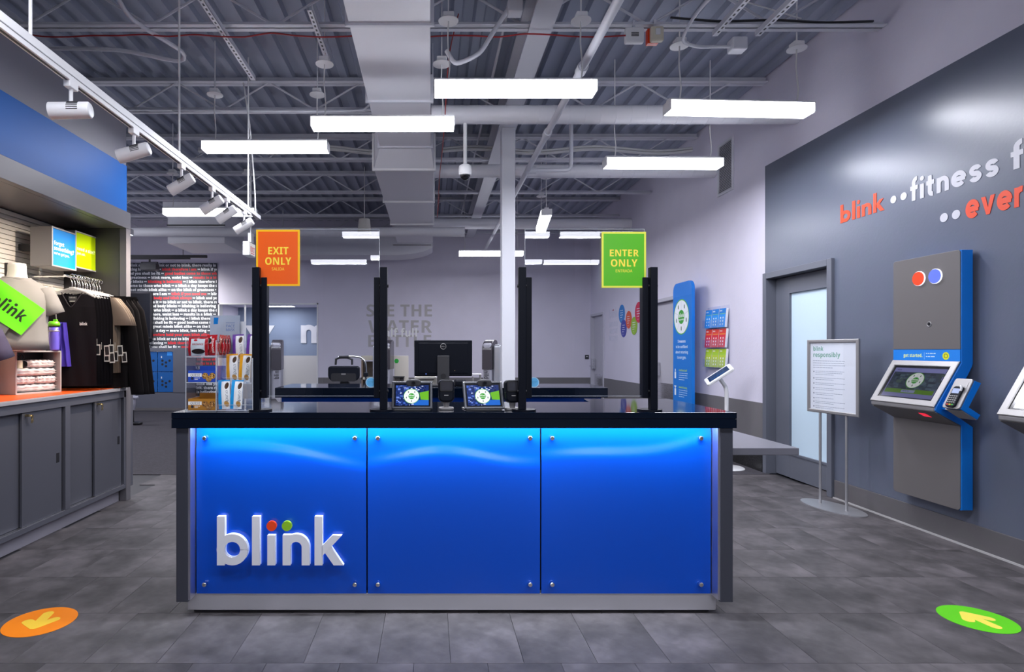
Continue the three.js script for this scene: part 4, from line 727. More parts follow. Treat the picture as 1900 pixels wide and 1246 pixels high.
// ---- weight machines beyond the counter
{
  const make = (x, d, turn, label) => {
    const t = thing('weight_machine_tower', label, 'fitness machine', [x, 0, -d], turn);
    mesh('shroud', [box(0.115, 1.39, 0.30, 0.055, 0.75, 0, 0.03)], phy(C(0.36, 0.36, 0.42), 0.4, { metalness: 0.3 }), t);
    const s = new THREE.Shape(); s.moveTo(-0.15, 1.12); s.lineTo(-0.15, 1.36); s.quadraticCurveTo(-0.13, 1.45, 0, 1.475); s.quadraticCurveTo(0.1, 1.49, 0.15, 1.46); s.lineTo(0.15, 1.12);
    mesh('top_cap', new THREE.ExtrudeGeometry(s, { depth: 0.11, bevelEnabled: true, bevelSize: 0.008, bevelThickness: 0.008, bevelSegments: 2, curveSegments: 10 }).rotateY(Math.PI / 2).translate(0.0, 0, 0), phy(C(0.05, 0.045, 0.055), 0.25), t);
    mesh('upright', [box(0.105, 1.4, 0.10, -0.065, 0.72, 0.06, 0.03), box(0.06, 0.02, 0.05, -0.06, 1.42, 0.06, 0.008)], phy(C(0.52, 0.54, 0.6), 0.3, { metalness: 0.6 }), t);
    mesh('foot', box(0.3, 0.05, 0.4, 0, 0.025, 0, 0.01), M.charcoal, t);
    mesh('side_lettering', textGeo('blink', 0.14, 0.06, 0.002).rotateY(0).translate(-0.0, 0, 0).rotateZ(Math.PI / 2).translate(0.09, 1.0, 0.151), M.charcoal, t);
    return t;
  };
  make(-1.985, 7.3, 0.15, 'gray weight machine tower with a black cap behind the exit guard post');
  make(-0.62, 7.5, -0.1, 'gray weight machine tower hidden behind the second guard post');
  const c = make(0.80, 7.4, 0.5, 'gray weight machine tower standing just left of the white column');
  c.scale.x = -1; c.rotation.y = -0.35;
  const m = thing('seated_machine', 'exercise machine with a black padded back and a curved chrome handle arm', 'fitness machine', [-0.98, 0, -6.6]);
  mesh('back_pad', roundRect(0.35, 0.17, 0.05, 0.09, 0.012, [0.6, 0.6, 1.4, 1.4]).translate(0, 1.09, 0), M.postBlack, m);
  mesh('pad_plate', roundRect(0.28, 0.09, 0.02, 0.006).translate(0, 1.05, 0.09), M.black, m); mesh('maker_plate', box(0.05, 0.014, 0.003, 0.0, 1.087, 0.097), M.silver, m);
  mesh('pedestal', [box(0.1, 1.0, 0.1, 0, 0.5, -0.02, 0.01), box(0.5, 0.05, 0.6, 0, 0.025, 0, 0.01)], M.charcoal, m);
  mesh('handle_arm', tube([[-0.06, 1.275, 0.05], [0.10, 1.285, 0.05], [0.19, 1.27, 0.05], [0.235, 1.22, 0.05], [0.245, 1.1, 0.04], [0.245, 0.6, 0]], 0.012, 10, 50), M.chrome, m);
  mesh('grip_bar', [tube([[-0.10, 1.25, 0.05], [-0.05, 1.268, 0.05], [0.04, 1.268, 0.05], [0.10, 1.245, 0.05]], 0.011, 10, 30), rod(V3(-0.09, 1.25, 0.05), V3(-0.095, 1.19, 0.05), 0.012), rod(V3(0.09, 1.25, 0.05), V3(0.09, 1.19, 0.05), 0.012), box(0.12, 0.022, 0.03, 0.0, 1.28, 0.05, 0.008)], M.black, m);
  mesh('arm_joint', box(0.05, 0.05, 0.06, 0.245, 1.08, 0.04, 0.01), M.postBlack, m);
  const w = thing('wipe_station', 'cream wipe station with a round green label and a dark tray', 'dispenser', [-0.43, 0, -7.85]);
  mesh('back_board', box(0.19, 1.28, 0.04, 0.03, 0.64, 0, 0.006), std(C(0.62, 0.58, 0.52), 0.5), w); mesh('green_label', cyl(0.03, 0.03, 0.004, 0, 0, 0, 24).rotateX(Math.PI / 2).translate(-0.035, 1.21, 0.023), std(hex('#1fae3c'), 0.4), w); mesh('tray', [box(0.19, 0.015, 0.14, -0.02, 1.0, 0.08, 0.004), box(0.05, 0.09, 0.08, 0.04, 0.95, 0.06, 0.015)], M.charcoal, w);
  const s = thing('storage_shelf', 'beige and brown storage shelf partly behind the second guard post', 'shelf', [-0.80, 0, -7.9]);
  mesh('side_board', [box(0.02, 1.26, 0.3, -0.12, 0.63, 0), box(0.02, 1.26, 0.3, 0.17, 0.63, 0)], std(C(0.2, 0.14, 0.1), 0.6), s); mesh('shelf_board', [box(0.3, 0.06, 0.32, 0.02, 1.25, 0), box(0.3, 0.03, 0.3, 0.02, 0.98, 0), box(0.3, 0.03, 0.3, 0.02, 0.6, 0)], std(C(0.5, 0.46, 0.38), 0.5), s); mesh('back_board', box(0.29, 1.2, 0.01, 0.02, 0.6, -0.14), std(C(0.3, 0.24, 0.2), 0.6), s);
}

// ================================================================ RIGHT WALL AND WHAT STANDS BY IT
const onWall = (name, label, cat, d, y = 0, x = WX, group) => thing(name, label, cat, [x, y, -d], -Math.PI / 2, group);    // local x runs along the wall toward the eye, local z out into the room
// ---- painted slogan: raised vinyl letters
{
  const orange = std(hex('#e8471a'), 0.5), white = std(hex('#cbcbd3'), 0.5), K = 0.003;
  const word = (text, d0, d1, y, xh, t, mat, gap, label) => {
    const g = onWall('wall_lettering', label, 'lettering', d0, y, WX - 0.0005);
    const L = [...text].map((c) => letter(c, t, K / xh)), tot = L.reduce((s, l) => s + l.w, 0) + gap * (L.length - 1), k = (d0 - d1) / tot;
    let x = 0; L.forEach((l, i) => {
      const q = l.g.map((s) => s.scale(k, xh, xh).translate(x * k, 0, 0));
      if (text[i] === 'i') q.push(mov(cyl(0.16 * xh, 0.16 * xh, K, 0, 0, 0, 24).rotateX(Math.PI / 2), (x + t / 2) * k, 1.32 * xh, K / 2));
      mesh('letter', q, mat, g); x += l.w + gap;
    });
    return g;
  };
  word('blink', 5.258, 4.751, 2.497, 0.104, 0.28, orange, 0.17, 'orange word blink painted on the gray wall above the door');
  word('fitness', 4.495, 3.788, 2.497, 0.114, 0.29, white, 0.16, 'white word fitness on the gray wall above the kiosk');
  word('for', 3.716, 3.38, 2.497, 0.114, 0.29, white, 0.16, 'white word starting with f, cut off by the picture edge');
  word('ever', 4.026, 3.63, 2.254, 0.128, 0.29, orange, 0.14, 'orange word on the lower line of the gray wall slogan');
  for (const [ds, y, r, label] of [[[4.655, 4.555], 2.557, 0.030, 'pair of white dots between the words of the upper slogan line'], [[4.197, 4.10], 2.308, 0.032, 'pair of white dots at the start of the lower slogan line']]) {
    const g = onWall('wall_dots', label, 'lettering', ds[0], y, WX - 0.0005);
    ds.forEach((d) => mesh('dot', cyl(r, r, K, 0, 0, 0, 28).rotateX(Math.PI / 2).translate(ds[0] - d, 0, K / 2), white, g));
  }
}
// ---- sign-up kiosk
const kioskScreen = glowPrint(640, 360, (g, W, H) => {
  g.fillStyle = '#7f7fb8'; g.fillRect(0, 0, W, H); g.fillStyle = '#8d8fcf'; g.fillRect(0, 0, W, 52); words(g, 'blink', 32, 34, 24, '#4a4a78');
  let s = 9; const r = () => (s = (s * 16807) % 2147483647) / 2147483647;
  g.fillStyle = '#3b4658'; g.fillRect(14, 52, W - 28, 238); for (let i = 0; i < 90; i++) { g.fillStyle = ['#47556a', '#2f3949', '#4d5f5c', '#566878', '#3c4a52'][Math.floor(r() * 5)]; g.fillRect(20 + r() * 590, 56 + r() * 200, 20 + r() * 60, 8 + r() * 34); }
  g.fillStyle = '#5f8a28'; g.fillRect(14, 262, W - 28, 50); g.fillStyle = '#8f95c0'; g.fillRect(230, 270, 170, 32); scribble(g, 248, 280, 132, 12, '#585f96', 1, 10, 6);
  wheel(g, 330, 150, 104, 96);
}, 0.42);
const kioskScreenBright = glowPrint(640, 360, (g, W, H) => {
  g.fillStyle = '#e9eefc'; g.fillRect(0, 0, W, H); g.fillStyle = '#2c6f9c'; g.fillRect(60, 60, 300, 130); g.fillStyle = '#7ab32a'; g.fillRect(20, 190, 400, 90); scribble(g, 30, 310, 500, 14, '#7fa5d8', 2, 20, 8); wheel(g, 420, 150, 100);
}, 0.9);
function kiosk(label) {
  const t = onWall('sign_up_kiosk', label, 'kiosk', 4.238), H = 0.288;
  // side profile (out from the wall, height): flat back, pod leaning out, flat below
  const front = [[0.10, 2.035], [0.10, 1.266], [0.272, 0.965], [0.277, 0.945], [0.265, 0.93], [0.10, 0.84], [0.10, 0.265]];
  const back = [[0.022, 0.265], [0.022, 0.83], [0.18, 0.94], [0.03, 1.235], [0.022, 1.26], [0.022, 2.035]];
  const band = poly([...front, ...back], 2 * H, 0.004).rotateY(-Math.PI / 2).translate(H, 0, 0);       // outline x -> local z
  mesh('body', band, M.kioskBlue, t);
  const skin = (y0, y1) => bx(-H - 0.001, H - 0.012, y0, y1, 0.0995, 0.104, 0.003, 1);
  mesh('upper_panel', roundRect(2 * H - 0.004, 2.037 - 1.36, 0.02, 0.006, 0.002, [1, 1, 0, 0]).translate(-0.004, (2.037 + 1.36) / 2, 0.0995), M.kioskTaupe, t);
  mesh('lower_panel', roundRect(2 * H - 0.004, 0.835 - 0.262, 0.025, 0.006, 0.002, [0, 0, 1, 1]).translate(-0.004, (0.835 + 0.262) / 2, 0.0995), M.kioskTaupe, t);
  mesh('banner_strip', sheet(2 * H - 0.004, 0.088, -0.004, 1.313, 0.1045), print(768, 118, (g, W, Hh) => {
    g.fillStyle = '#0a7fe0'; g.fillRect(0, 0, W, Hh); words(g, 'get started.', 130, 74, 46, '#e6f08c', { width: 232 });
    g.fillStyle = '#bcd8f4'; g.fillRect(380, 26, 3, 70); scribble(g, 400, 34, 180, 13, '#d8ecff', 1, 20, 2); scribble(g, 400, 64, 170, 13, '#d8ecff', 1, 20, 7);
    g.fillStyle = '#d9e021'; g.beginPath(); g.arc(620, 60, 36, 0, 7); g.fill(); g.strokeStyle = '#7a6a10'; g.lineWidth = 6; g.beginPath(); g.arc(620, 60, 18, 0, 7); g.stroke();
  }), t);
  // silver sloped face with the screen
  const th = Math.atan2(0.172, 0.301), len = Math.hypot(0.172, 0.301), mid = [0.186 + 0.002, 1.1155];
  const lay = (g) => { rot(g, -th); mov(g, -0.004, mid[1], mid[0]); return g; };
  mesh('screen_frame', [lay(frameGeo(2 * H - 0.004, len + 0.012, 0.046, 0.014, 0.004)), bx(-H - 0.002, H - 0.010, 0.93, 0.966, 0.258, 0.281, 0.011, 4)], M.silver, t);
  mesh('screen_bezel', lay(box(2 * H - 0.085, len - 0.075, 0.004, 0, 0, 0.004)), M.blackGloss, t);
  mesh('screen', lay(sheet(2 * H - 0.13, len - 0.105, 0.008, -0.004, 0.0075)), kioskScreen, t);
  const ua = Math.atan2(0.09, 0.165), ul = Math.hypot(0.09, 0.165);
  mesh('underside_panel', rot(box(2 * H - 0.006, 0.006, ul), -ua).translate(-0.004, 0.883, 0.184), M.kioskTaupe, t);
  const q = mesh('scanner_window', rot(box(0.06, 0.003, 0.05), -ua).translate(0.13, 0.896, 0.215), std(C(0.4, 0.01, 0.02), 0.3, { emissive: C(1, 0.02, 0.06), emissiveIntensity: 0.8 }), t);
  const ring = std(C(0.9, 0.9, 0.95), 0.4, { emissive: C(0.9, 0.92, 1), emissiveIntensity: 1.0 });
  for (const [d, c, l] of [[4.284, '#e8400e', 'orange round light on the kiosk top'], [4.144, '#5f74d8', 'periwinkle round light on the kiosk top']]) {
    const x = 4.238 - d, r = mesh('round_light', cyl(0.053, 0.053, 0.009, 0, 0, 0, 40).rotateX(Math.PI / 2).translate(x, 1.879, 0.1105), ring, t, l);
    mesh('light_cover', cyl(0.0505, 0.0505, 0.004, 0, 0, 0, 40).rotateX(Math.PI / 2).translate(x, 1.879, 0.116), std(hex(c), 0.4, { emissive: hex(c), emissiveIntensity: 0.22 }), r);
  }
  const cam = mesh('camera_ring', new THREE.TorusGeometry(0.016, 0.004, 8, 24).translate(0.038, 1.54, 0.106), M.silver, t);
  mesh('camera_lens', cyl(0.014, 0.014, 0.004, 0, 0, 0, 20).rotateX(Math.PI / 2).translate(0.038, 1.54, 0.106), M.blackGloss, cam);
  // payment terminal on its own bent bracket
  const A0 = 4.238 - 3.862, A1 = 4.238 - 3.74;
  mesh('terminal_bracket', poly([[0.206, 1.156], [0.296, 0.973], [0.19, 0.905], [0.17, 0.936], [0.245, 0.985], [0.165, 1.14]], A1 - A0 - 0.004, 0.002).rotateY(-Math.PI / 2).translate(A1, 0, 0), M.kioskBlue, t);
  mesh('bracket_arm', bx(H - 0.002, A0 + 0.02, 0.95, 1.0, 0.18, 0.235, 0.004, 1), M.kioskBlue, t);
  const tb = Math.atan2(0.09, 0.183), tl = Math.hypot(0.09, 0.183), on = (g) => { rot(g, -tb); mov(g, (A0 + A1) / 2, 1.0655, 0.2545); return g; };
  mesh('terminal_face', [on(roundRect(A1 - A0 + 0.004, tl + 0.012, 0.018, 0.012, 0.003)), on(box(0.003, 0.06, 0.003, 0.045, 0.05, 0.012))], M.silver, t);
  const u2 = Math.atan2(0.068, 0.106); mesh('terminal_underside', rot(box(A1 - A0, 0.005, 0.11), -u2).translate((A0 + A1) / 2, 0.934, 0.243), M.silver, t);
  const pad = mesh('card_reader', on(roundRect(0.07, 0.15, 0.02, 0.016, 0.004).translate(0, -0.028, 0.008)), M.postBlack, t);
  mesh('reader_display', on(box(0.05, 0.034, 0.002, -0.002, 0.012, 0.0245)), std(C(0.25, 0.3, 0.45), 0.2, { emissive: C(0.35, 0.42, 0.62), emissiveIntensity: 0.5 }), pad);
  const keys = []; for (let r = 0; r < 4; r++) for (let c = 0; c < 4; c++) keys.push(on(box(0.010, 0.007, 0.003, -0.022 + c * 0.0145, -0.024 - r * 0.0145, 0.0245, 0.001, 1)));
  mesh('keypad', keys, M.silver, pad).userData.kind = 'stuff';
  [['#c41a1a', -0.018], ['#e0c020', 0], ['#2a9a30', 0.018]].forEach(([c, x]) => mesh('key', on(box(0.014, 0.008, 0.004, x, -0.086, 0.0245, 0.001, 1)), std(hex(c), 0.4), pad));
  mesh('paper_curl', on(tube([[0.012, 0.05, 0.02], [0.026, 0.045, 0.034], [0.034, 0.03, 0.03], [0.03, 0.015, 0.024]], 0.006, 6)), M.white, pad);
  return t;
}
{
  const k = kiosk('gray and blue wall kiosk with two round lights and a green-striped screen');
  const k2 = k.clone(); k2.name = numbered('sign_up_kiosk'); k2.position.z += 1.013; scene.add(k2); k2.userData.label = 'second wall kiosk with a bright screen, cut off at the picture edge';
  k2.traverse((o) => { if (o.name === 'screen') o.material = kioskScreenBright; });
}
// ---- free-standing framed notice
{
  const t = thing('notice_stand', 'silver framed paper notice on two poles with an oval foot', 'sign stand', [3.447, 0, -5.0], -1.396);
  mesh('frame', frameGeo(0.52, 0.642, 0.028, 0.024, 0.005).translate(0, 1.125, -0.012), M.silver, t);
  mesh('back_board', box(0.49, 0.61, 0.006, 0, 1.125, -0.006), M.silver, t);
  mesh('notice', sheet(0.466, 0.588, 0, 1.125, -0.001), print(640, 808, (g, W, H) => {
    g.fillStyle = '#f2f3f5'; g.fillRect(0, 0, W, H);
    words(g, 'blink', 40, 98, 74, '#5da483', { width: 150 }); words(g, 'responsibly', 40, 172, 74, '#5da483', { width: 384 });
    scribble(g, 40, 216, 455, 10, '#8b93a0', 4, 27, 3);
    [[350, 3], [430, 2], [492, 2], [552, 2], [612, 2], [672, 1], [714, 2], [772, 2]].forEach(([y, n], i) => { g.fillStyle = '#5d646e'; g.beginPath(); g.arc(52, y, 8, 0, 7); g.fill(); scribble(g, 74, y - 8, 420, 9, '#8b93a0', n, 20, 10 + i); });
  }, { roughness: 0.45 }), t);
  mesh('cover', box(0.466, 0.588, 0.001, 0, 1.125, 0.002), M.acrylic, t);
  for (const x of [-0.132, 0.132]) mesh('pole', cyl(0.0105, 0.0105, 0.83, x, 0.415, -0.006, 14), M.aluPlain, t);
  const b = cyl(0.3, 0.3, 0.008, 0, 0.004, 0, 56).scale(1, 1, 0.52); mesh('oval_foot', b, M.aluPlain, t);
}
// ---- tall blue banner board
{
  const W = 0.60, Hh = 2.29, t = thing('banner_board', 'tall blue board with rounded top and a white wheel of icons', 'banner', [3.54, 0, -8.11], -Math.PI / 2);
  mesh('board', roundRect(W, Hh, 0.11, 0.045, 0.004, [1, 1, 0.05, 0.05]).translate(0, Hh / 2 + 0.012, 0), M.brandBlue, t);
  mesh('foot', [box(0.1, 0.012, 0.30, -0.2, 0.006, 0.02), box(0.1, 0.012, 0.30, 0.2, 0.006, 0.02)], M.alu, t);
  const P = sheet(W - 0.02, 1.96, 0, 1.13, 0.0456);
  mesh('print', P, print(464, 1568, (g, w, h) => {
    g.fillStyle = '#0a78d6'; g.fillRect(0, 0, w, h);
    wheel(g, w * 0.46, 232, 196);
    const c = { align: 'center' }; words(g, '5 reasons', w * 0.48, 520, 44, '#f2f7ff', c); words(g, 'to be confident', w * 0.48, 580, 42, '#dbeaf8', c); words(g, 'about returning', w * 0.48, 640, 42, '#dbeaf8', c); words(g, 'to our gym.', w * 0.48, 700, 42, '#dbeaf8', c);
    const icon = (y, k) => { g.fillStyle = '#e8f2fc'; if (k < 2) { g.fillRect(36, y, 40, 74); g.fillRect(46, y - 34, 20, 30); if (k) g.fillRect(28, y - 34, 54, 14); } else { g.fillRect(26, y - 10, 16, 70); g.fillRect(82, y - 10, 16, 70); g.fillRect(40, y + 16, 44, 16); } };
    [[850, 'Certified Staff'], [1040, 'Essential Cleaning'], [1240, 'Social Distancing'], [1430, 'Safe Equipment']].forEach(([y, s], k) => { icon(y, k); words(g, s, 150, y - 10, 30, '#b8dc5a', { width: 210 }); scribble(g, 150, y + 8, 230, 11, '#cfe4f8', 4, 24, k + 3); });
  }), t);
}
// ---- brochure rack
{
  const t = onWall('brochure_rack', 'clear acrylic three-tier leaflet rack on the pale wall', 'rack', 7.48);
  mesh('back_panel', box(0.56, 0.80, 0.004, 0, 1.52, 0.012), M.acrylic, t);
  const tiers = [[1.645, ['#0b7fd8', '#1f94ea'], 'blue'], [1.391, ['#e03a2c', '#d8253a'], 'red'], [1.137, ['#a8c81c', '#b6cc3a'], 'lime']];
  tiers.forEach(([y, cols, name]) => {
    mesh('pocket_floor', box(0.55, 0.004, 0.07, 0, y - 0.004, 0.05), M.acrylic, t); mesh('pocket_front', box(0.55, 0.10, 0.003, 0, y + 0.05, 0.085), M.acrylic, t); mesh('pocket_end', [box(0.003, 0.12, 0.07, 0.275, y + 0.06, 0.05)], M.acrylic, t); mesh('pocket_end', [box(0.003, 0.12, 0.07, -0.275, y + 0.06, 0.05)], M.acrylic, t);
    const skin = print(192, 256, (g, W, H) => { g.fillStyle = cols[1]; g.fillRect(0, 0, W, H); g.fillStyle = cols[0]; g.fillRect(0, 0, W, 84); words(g, 'blink', 18, 40, 28, '#f4f4f4'); g.fillStyle = name === 'red' ? '#f3c12a' : '#8fdc6a'; g.fillRect(18, 70, 156, 6); g.fillStyle = '#f0f4f6'; for (let r = 0; r < 3; r++) for (let c = 0; c < 2; c++) { g.beginPath(); g.arc(58 + c * 66, 128 + r * 44, 13, 0, 7); g.fill(); } });
    [-0.178, 0.002, 0.182].forEach((x, k) => {
      const b = onWall('leaflet_pile', `${name} leaflets in the wall rack, ${['far', 'middle', 'near'][k]} pocket of the ${['top', 'middle', 'bottom'][['blue', 'red', 'lime'].indexOf(name)]} tier`, 'leaflets', 7.48, 0, WX, name + ' leaflets');
      const g = (q) => { mov(q, 0, 0.118, 0); rot(q, -0.09); mov(q, x, y, 0.066); return q; };
      mesh('paper', g(box(0.172, 0.236, 0.03, 0, 0, -0.018, 0.001, 1)), std(C(0.72, 0.72, 0.74), 0.6), b);
      mesh('cover', g(sheet(0.172, 0.236, 0, 0, -0.0022)), skin, b);
    });
  });
}
// ---- white tablet kiosk on a post
{
  const t = thing('tablet_kiosk', 'white tablet kiosk on a curved post with a round white foot', 'kiosk', [3.395, 0, -6.69]);
  mesh('foot', lathe([[0.001, 0.022], [0.17, 0.018], [0.19, 0.008], [0.19, 0], [0.001, 0]], 44), M.whiteGloss, t);
  mesh('post', tube([[0, 0.02, 0], [0, 0.5, 0], [0, 0.84, 0], [-0.012, 0.93, 0], [-0.05, 0.99, 0], [-0.08, 1.03, 0]], 0.022, 14, 50), M.whiteGloss, t);
  const turn = (g) => { rot(g, -Math.PI / 2 + 0.0, 0, 0); rot(g, 0, -0.35, 0); rot(g, 0, 0, 0.68); mov(g, -0.087, 1.07, 0); return g; };
  mesh('tablet_shell', turn(roundRect(0.335, 0.24, 0.03, 0.028, 0.007).translate(0, 0, -0.014)), M.whiteGloss, t);
  mesh('screen', turn(sheet(0.25, 0.17, 0, 0, 0.0146)), glowPrint(256, 176, (g, W, H) => { g.fillStyle = '#1d3f7c'; g.fillRect(0, 0, W, H); scribble(g, 20, 30, 200, 14, '#7fa0d8', 5, 26, 4); g.fillStyle = '#2f6fc0'; g.fillRect(40, 120, 160, 34); }, 0.55), t);
}
// ---- prints on the pale wall: slogan and round motif discs
{
  const pale = std(hex('#cfcfe0'), 0.55), t = onWall('wall_lettering', 'pale words mood above muscle beside the round coloured discs', 'lettering', 12.07, 0, WX - 0.0005);
  const w = 0.52;
  mesh('word', ['b', 'l', 'i', 'n', 'k'].flatMap((c, i) => letter(c, 0.24, 0.02).g.map((g) => g.scale(0.125, 0.12, 0.12).translate([0, 0.145, 0.20, 0.26, 0.395][i], 2.02, 0))), pale, t);
  for (const x of [0.215, 0.275]) mesh('dot', cyl(0.018, 0.018, 0.003, 0, 0, 0, 16).rotateX(Math.PI / 2).translate(x, 2.17, 0.0015), std(hex('#b06a70'), 0.5), t);
  for (const [s, y] of [['MOOD', 1.83], ['ABOVE', 1.69], ['MUSCLE', 1.55]]) mesh('word', textGeo(s, w, 0.105, 0.003).translate(0, y, 0), pale, t);
  [[11.29, 2.06, 0.18, '#1480d0', 'light blue disc, topmost on the far side of the wall motif'], [11.18, 1.774, 0.17, '#3b3fa6', 'dark blue disc, lowest on the far side of the wall motif'], [10.89, 1.925, 0.165, '#e0552a', 'orange disc in the middle of the wall motif'], [10.6, 1.80, 0.165, '#95c01f', 'green disc of the wall motif beside the orange one'], [10.36, 2.03, 0.186, '#d81f4a', 'red disc of the wall motif half behind the guard post']].forEach(([d, y, r, c, label], i) => {
    const b = onWall('wall_disc', label, 'wall graphic', d, y, WX - 0.001 - 0.001 * i);
    mesh('disc', cyl(r, r, 0.003, 0, 0, 0, 44).rotateX(Math.PI / 2).translate(0, 0, 0.0015), std(hex(c), 0.5), b);
    mesh('disc_print', disc(r * 0.98, 0, 0, 0.0035), print(192, 192, (g) => { g.fillStyle = c; g.fillRect(0, 0, 192, 192); scribble(g, 50, 56, 92, 14, '#e9edf6', 4, 24, i + 2); scribble(g, 62, 158, 66, 6, '#e9edf6', 1, 10, i + 5); }), b);
  });
  const sw = thing('wall_plate', 'small black wall plate beside the farthest pale door', 'plate', [3.61, 1.20, -BACK]);
  mesh('plate', box(0.09, 0.10, 0.012, 0, 0, 0.006, 0.004), M.black, sw); mesh('label', box(0.04, 0.012, 0.002, 0, 0.01, 0.013), M.white, sw);
}
// ---- round arrow stickers on the floor
function floorArrow(x, d, r, bg, fg, turn, label) {
  const t = thing('floor_sticker', label, 'floor sticker', [x, 0, -d], turn);
  mesh('sticker_disc', cyl(r, r, 0.0012, 0, 0.0009, 0, 64), std(hex(bg), 0.45), t);
  const w = 0.05 * r / 0.157, L = (a, b) => { const g = roundRect(w, Math.hypot(b[0] - a[0], b[1] - a[1]) + w, w * 0.5, 0.0006); g.rotateZ(Math.atan2(b[1] - a[1], b[0] - a[0]) - Math.PI / 2).translate((a[0] + b[0]) / 2, (a[1] + b[1]) / 2, 0); return g.rotateX(-Math.PI / 2).translate(0, 0.0016, 0); };
  const k = r / 0.157;
  mesh('arrow', [[[0, -0.085 * k], [0, 0.055 * k]], [[0, 0.055 * k], [0.058 * k, -0.008 * k]], [[0, 0.055 * k], [-0.058 * k, -0.008 * k]]].map(([a, b], i) => L(a, b).translate(0, i * 0.00012, 0)), std(hex(fg), 0.45), t);
}
floorArrow(2.748, 2.93, 0.157, '#62d214', '#f6e75a', 0.12, 'round green floor sticker with a yellow arrow pointing inward');
floorArrow(-1.947, 2.90, 0.161, '#ff8a00', '#ffd23c', Math.PI + 0.2, 'round orange floor sticker with a yellow arrow pointing out');

// ================================================================ SHOP WALL ON THE LEFT
const SX = -2.78, SB = -3.3, SE = 5.305;               // face of the shop wall, slat wall, far end
{
  const w = structGroup('wall_left');
  mesh('upper_wall', [bd(SB - 0.12, SX, 2.46, 3.40, 0.5, SE), bd(SB - 0.12, SB - 0.02, 0, 2.46, 0.5, SE)], std(0xffffff, 0.5, { map: paintTex(0.50, 0.495, 0.54, 58) }), w);
  mesh('near_wall', bx(SB - 0.12, SX, 0, 3.40, -0.5, 9.1), M.frameGray, w);
  mesh('blue_fascia', bd(SX, SX + 0.008, 2.60, 3.03, 0.5, SE - 0.002, 0.002, 1), M.fascia, w);
  mesh('header_band', [bd(SX - 0.02, SX + 0.04, 2.45, 2.60, 0.5, SE + 0.003, 0.003, 1), bd(SB - 0.02, SX - 0.02, 2.45, 2.459, 0.5, SE)], std(C(0.125, 0.12, 0.135), 0.42), w);
  mesh('end_pillar', [bd(SX - 0.02, SX + 0.04, 0.0, 2.45, 5.232, SE + 0.003, 0.003, 1)], std(C(0.125, 0.12, 0.135), 0.42), w);
  mesh('niche_end', bd(SB - 0.12, SX - 0.02, 0.0, 2.45, 5.235, SE), M.niche, w);
  for (let i = 0; i < 37; i++) mesh('slat', bd(SB - 0.018, SB, 1.022 + i * 0.0385, 1.022 + i * 0.0385 + 0.0345, 0.5, 5.232, 0.003, 1), M.slat, w);
  mesh('slat_groove', bd(SB - 0.02, SB - 0.016, 1.02, 2.45, 0.5, 5.232), std(C(0.12, 0.11, 0.1), 0.6), w);
}
// ---- base cabinet with sliding doors
{
  const t = thing('display_cabinet', 'long dark gray cabinet with sliding doors under the shop display', 'cabinet'), F = -2.745;
  mesh('worktop', bd(SB, F + 0.015, 0.993, 1.017, 1.0, 5.232, 0.003, 1), std(C(0.30, 0.30, 0.33), 0.35), t);
  mesh('orange_surface', bd(SB, F - 0.045, 1.017, 1.019, 1.0, 5.232), M.orange, t);
  const bays = [[4.43, 5.205], [3.57, 4.37], [2.71, 3.51], [1.85, 2.65]];
  mesh('top_rail', bd(F - 0.03, F, 0.93, 0.993, 1.0, 5.232, 0.002, 1), M.cabinet, t);
  mesh('bottom_rail', bd(F - 0.06, F, 0.115, 0.152, 1.0, 5.36, 0.002, 1), M.cabinet, t);
  for (const [a, b] of [[5.205, 5.36], [4.37, 4.43], [3.51, 3.57], [2.65, 2.71], [1.0, 1.85]]) mesh('stile', bd(F - 0.06, F, 0.152, a > 5 ? 1.016 : 0.93, a, b, 0.002, 1), M.cabinet, t);
  mesh('carcass', [bd(SB, F - 0.075, 0.13, 0.99, 1.0, 5.23)], M.black, t);
  mesh('end_panel', bd(SB, F - 0.06, 0.115, 1.016, 5.31, 5.36), M.cabinet, t);
  mesh('toe_kick', bd(F - 0.085, F - 0.065, 0, 0.115, 1.0, 5.40), M.toeGray, t);
  for (const [a, b] of bays) {
    const m = a + (b - a) * 0.44;
    const back = mesh('sliding_door', bd(F - 0.050, F - 0.034, 0.156, 0.928, a + 0.004, m + 0.03, 0.002, 1), M.cabinetDoor, t);
    mesh('recessed_pull', bd(F - 0.0345, F - 0.0325, 0.545, 0.615, a + 0.022, a + 0.045, 0.001, 1), M.black, back);
    const front = mesh('sliding_door', bd(F - 0.028, F - 0.012, 0.156, 0.928, m, b - 0.028, 0.002, 1), M.cabinetDoor, t);
    mesh('recessed_pull', bd(F - 0.0125, F - 0.0105, 0.525, 0.595, b - 0.09, b - 0.055, 0.001, 1), M.black, front);
    const ld = m + 0.035, X = F - 0.012;
    mesh('lock', rod(V3(X, 0.908, -ld), V3(X + 0.028, 0.908, -ld), 0.009, 14), M.brass, front);
    mesh('key', [bd(X + 0.026, X + 0.03, 0.904, 0.912, ld - 0.012, ld + 0.03), rod(V3(X + 0.03, 0.898, -ld - 0.02), V3(X + 0.034, 0.898, -ld - 0.02), 0.012, 12), bd(X + 0.026, X + 0.029, 0.855, 0.89, ld + 0.015, ld + 0.03, 0.001, 1), rod(V3(X + 0.026, 0.872, -ld - 0.028), V3(X + 0.03, 0.872, -ld - 0.028), 0.010, 12)], M.brass, front);
    mesh('door_track', bd(F - 0.03, F - 0.002, 0.152, 0.156, a, b), M.alu, t);
  }
}
